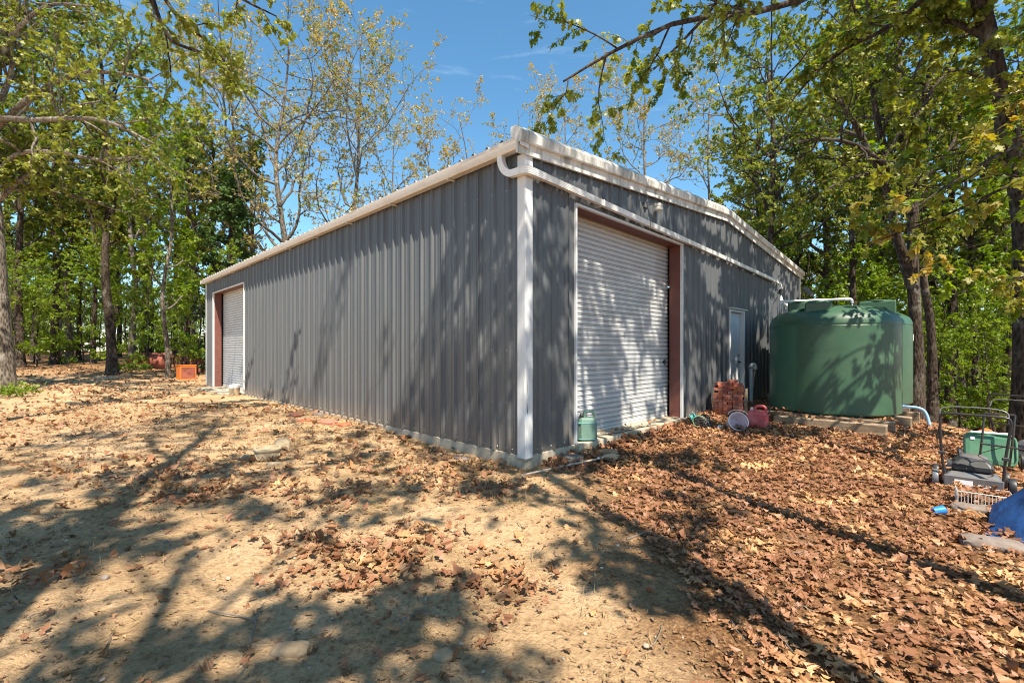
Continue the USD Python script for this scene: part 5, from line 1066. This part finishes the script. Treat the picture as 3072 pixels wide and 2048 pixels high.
OUT = np.array([(0, .012), (.10, .012), (.20, .05), (.28, .22), (.36, .25), (.40, .13), (.52, .17), (.58, .33), (.66, .36), (.70, .17), (.80, .15), (.86, .22), (.90, .07), (1.0, .0)])
def leaf_geo(X, z, rng, simple=False):
    o = OUT[[0, 3, 5, 8, 9, 11, 13]] if simple else OUT; n, k = len(X), len(o)
    s = X[:, 2]; yaw = rng.uniform(0, 6.283, n); tilt = X[:, 4]; roll = rng.normal(0, .35, n) * (tilt > .1)
    wv = rng.uniform(.75, 1.15, (n, 1)); c1 = rng.normal(.15, .35, (n, 1)); c2 = rng.normal(.35, .55, (n, 1)); tw = rng.normal(0, .6, (n, 1))
    jit = 1 + rng.normal(0, .12, (n, 2, k))
    L_ = []
    for sd, sg in ((0, -1), (1, 1)):
        hw = o[None, :, 1] * wv * jit[:, sd]; yy = o[None, :, 0] + 0 * hw
        zz = c1 * (yy - .5)**2 * 2 - c1 * .3 + c2 * hw**2 * 2.2 + tw * sg * hw * (yy - .5) * 1.3
        L_.append(np.stack([sg * hw, yy - .5, zz], -1))
    v = np.concatenate(L_, 1) * s[:, None, None]
    ct, st = np.cos(tilt)[:, None], np.sin(tilt)[:, None]; cr, sr = np.cos(roll)[:, None], np.sin(roll)[:, None]; cy, sy = np.cos(yaw)[:, None], np.sin(yaw)[:, None]
    x, y, zz = v[..., 0], v[..., 1], v[..., 2]
    x, zz = cr * x + sr * zz, -sr * x + cr * zz; y, zz = ct * y - st * zz, st * y + ct * zz; x, y = cy * x - sy * y, sy * x + cy * y
    zz = zz - np.minimum(zz.min(1, keepdims=True) + .012, 0) * .75
    V_ = np.stack([x + X[:, :1], y + X[:, 1:2], zz + z[:, None]], -1)
    j = np.arange(k - 1); f = np.vstack([np.stack([j, k + j, k + j + 1], 1), np.stack([j, k + j + 1, j + 1], 1)])[:-1] if False else np.vstack([np.stack([j, k + j, k + j + 1], 1), np.stack([j, k + j + 1, j + 1], 1)])
    return V_, f
pxs = np.abs(LX[:, 0]) / np.maximum(LX[:, 1], .1); pys = HOR + (CZ - zg) / np.maximum(LX[:, 1], .1) * F
vis = (pxs < 1.12) & (pys < 2045); score = np.where(vis, LX[:, 2] / np.maximum(LX[:, 1], .1), 0)
ordr = np.argsort(-score); big = ordr[:300]; rest = ordr[300:]
Vb, fb_ = leaf_geo(LX[big], zg[big], rl)
for k in range(300): obj('leaf', (Vb[k], fb_), M['fallen_pale'] if LX[big[k], 5] > .5 else M['leaf_tone'][k % 5] if 'leaf_tone' in M else M['fallen'], ground, smooth=True)
for nm, mt, lb, sel in (('fallen_leaves', 'fallen', 'thick carpet of brown fallen oak leaves right of the building and over the yard', LX[rest, 5] < .5), ('leaf_scraps', 'fallen_pale', 'pale dry leaves and leaf scraps strewn over the sand', LX[rest, 5] > .5)):
    ids = rest[sel]; far_ = LX[ids, 1] > 5.5; mb = MB()
    small = far_ | (LX[ids, 2] < .05)
    for flag in (False, True):
        s_ = ids[small == flag]; Vv, ff = leaf_geo(LX[s_], zg[s_], rl, flag); nn, kk_ = Vv.shape[:2]
        mb.add(Vv.reshape(-1, 3), (np.arange(nn)[:, None, None] * kk_ + ff[None]).reshape(-1, 3))
    obj(nm, mb, M[mt], None, smooth=True, label=lb, cat='leaves', kind='stuff')
# dry grass: thin blades lying about, in tufts
n = 15000; x, y = tri_area_scatter(n, 1.8, 12, -11, 1.4, 1.1); dn = nz(x, y, .7, 31); kk = free(x, y) & (rl.random(n) < np.clip(5 * (dn - .42), .05, 1)); x, y = x[kk], y[kk]
ext = [(at(px, py), r, m) for px, py, r, m in [(1450, 1400, .35, 500), (1330, 1420, .4, 500), (1200, 1400, .4, 400), (950, 1330, .5, 400), (1135, 1520, .03, 40), (1000, 1360, .3, 300), (880, 1560, .03, 20), (1530, 1500, .2, 160), (1040, 1480, .3, 250), (760, 1300, .8, 400), (1180, 1640, .25, 120)]]
x = np.concatenate([x] + [b[0] + rl.normal(0, r, m) for b, r, m in ext]); y = np.concatenate([y] + [b[1] + rl.normal(0, r * .7, m) for b, r, m in ext]); kk = free(x, y); x, y = x[kk], y[kk]; n = len(x)
z = G(x, y) + .002; a = rl.uniform(0, 6.283, n); el = np.abs(rl.normal(0, .5, n)) + .05; ln = rl.uniform(.03, .11, n); w_ = rl.uniform(.0012, .0024, n) * (1 + y * .12)
d = np.stack([np.cos(a) * np.cos(el), np.sin(a) * np.cos(el), np.sin(el)], 1); sd = np.stack([-np.sin(a), np.cos(a), 0 * a], 1); o_ = np.stack([x, y, z], 1)
mid = o_ + d * (ln * .55)[:, None]; tip = o_ + d * ln[:, None] - np.array([0, 0, 1.0]) * (ln * .25 * np.sin(el))[:, None]
Vg = np.stack([o_ - sd * w_[:, None], o_ + sd * w_[:, None], mid + sd * (w_ * .8)[:, None], mid - sd * (w_ * .8)[:, None], tip], 1)
fg = np.array([[0, 1, 2], [0, 2, 3], [3, 2, 4]]); obj('dry_grass', MB().add(Vg.reshape(-1, 3), (np.arange(n)[:, None, None] * 5 + fg[None]).reshape(-1, 3)), M['dry_grass'], None, label='thin dry grass lying over the sand near the building', cat='grass', kind='stuff')
# pebbles
n = 1500; x, y = tri_area_scatter(n, 1.6, 9, -8, 1.6, 1.2); kk = free(x, y); x, y = x[kk], y[kk]; n = len(x); ico = trimesh.creation.icosphere(0, 1.0)
s = .004 + .012 * rl.random(n)**3; V_ = ico.vertices[None] * (s[:, None, None] * rl.uniform(.6, 1.3, (n, 1, 3)) * np.array([1, 1, .6])) * rl.uniform(.8, 1.2, (n, 12, 1)) + np.stack([x, y, G(x, y) + s * .2], 1)[:, None]
obj('pebbles', MB().add(V_.reshape(-1, 3), (np.arange(n)[:, None, None] * 12 + ico.faces[None]).reshape(-1, 3)), M['pebble'], None, smooth=True, label='small pebbles and grit on the pale sand', cat='pebbles', kind='stuff')

# crumbs of leaf and bark: tiny bent chips
n = 42000; x, y = tri_area_scatter(n, 1.5, 13, -12, 6.5, 1.25); dn = nz(x, y, 1.3, 41); kk = free(x, y) & (rl.random(n) < np.clip(4.5 * (dn - .36), .12, 1)); x, y = x[kk], y[kk]; n = len(x)
qq = np.stack([x, y, 0 * x], -1); z = G(x, y) + np.clip(1.5 - np.hypot(x, y - 4) / 14, 0, 1) * (0.045 * (meshkit.fbm(qq * 5.0, 4, 9) - 0.5) + 0.026 * (meshkit.noise(qq * 15.0, 3) - 0.5)) + .005
s = rl.uniform(.004, .014, n) * (1 + y * .07); a = rl.uniform(0, 6.283, n); c, sn = np.cos(a), np.sin(a); asp = rl.uniform(.25, .7, n)
base = np.array([(-1, -1, 0), (1, -1, .5), (1.0, 1, 0), (-1, 1, .6)]) ; bx, by, bz = base[:, 0][None] * s[:, None], base[:, 1][None] * (s * asp)[:, None], (base[:, 2][None] + rl.uniform(-.2, .6, (n, 4))) * s[:, None]
Vc = np.stack([c[:, None] * bx - sn[:, None] * by + x[:, None], sn[:, None] * bx + c[:, None] * by + y[:, None], bz + z[:, None]], -1)
obj('bark_crumbs', MB().add(Vc.reshape(-1, 3), (np.arange(n)[:, None, None] * 4 + np.array([[0, 1, 2], [0, 2, 3]])[None]).reshape(-1, 3)), M['crumb'], None, label='tiny crumbs of leaf and bark scattered over the sand', cat='litter', kind='stuff')

# thin twigs dropped among the leaves
n = 420; x, y = tri_area_scatter(n, 1.6, 9.5, -7, 8, 1.2); kk = free(x, y); x, y = x[kk], y[kk]; n = len(x); a = rl.uniform(0, 6.283, n); ln = .05 + .22 * rl.random(n)**2; z = G(x, y) + .02 + .03 * (x > .9)
t_ = np.linspace(-.5, .5, 5)[None] * ln[:, None]; bend = rl.normal(0, .12, n)[:, None] * (t_**2 / ln[:, None]) * 2
pt = np.stack([x[:, None] + np.cos(a)[:, None] * t_ - np.sin(a)[:, None] * bend, y[:, None] + np.sin(a)[:, None] * t_ + np.cos(a)[:, None] * bend, z[:, None] + 0 * t_ + rl.normal(0, .004, (n, 5))], -1)
v, f = tubes(pt, np.linspace(.0032, .0014, 5)[None] * rl.uniform(.7, 1.5, (n, 1)), 4); obj('dropped_twigs', MB().add(v, f), M['twig'], None, label='thin dead twigs dropped among the leaves and on the sand', cat='twigs', kind='stuff')
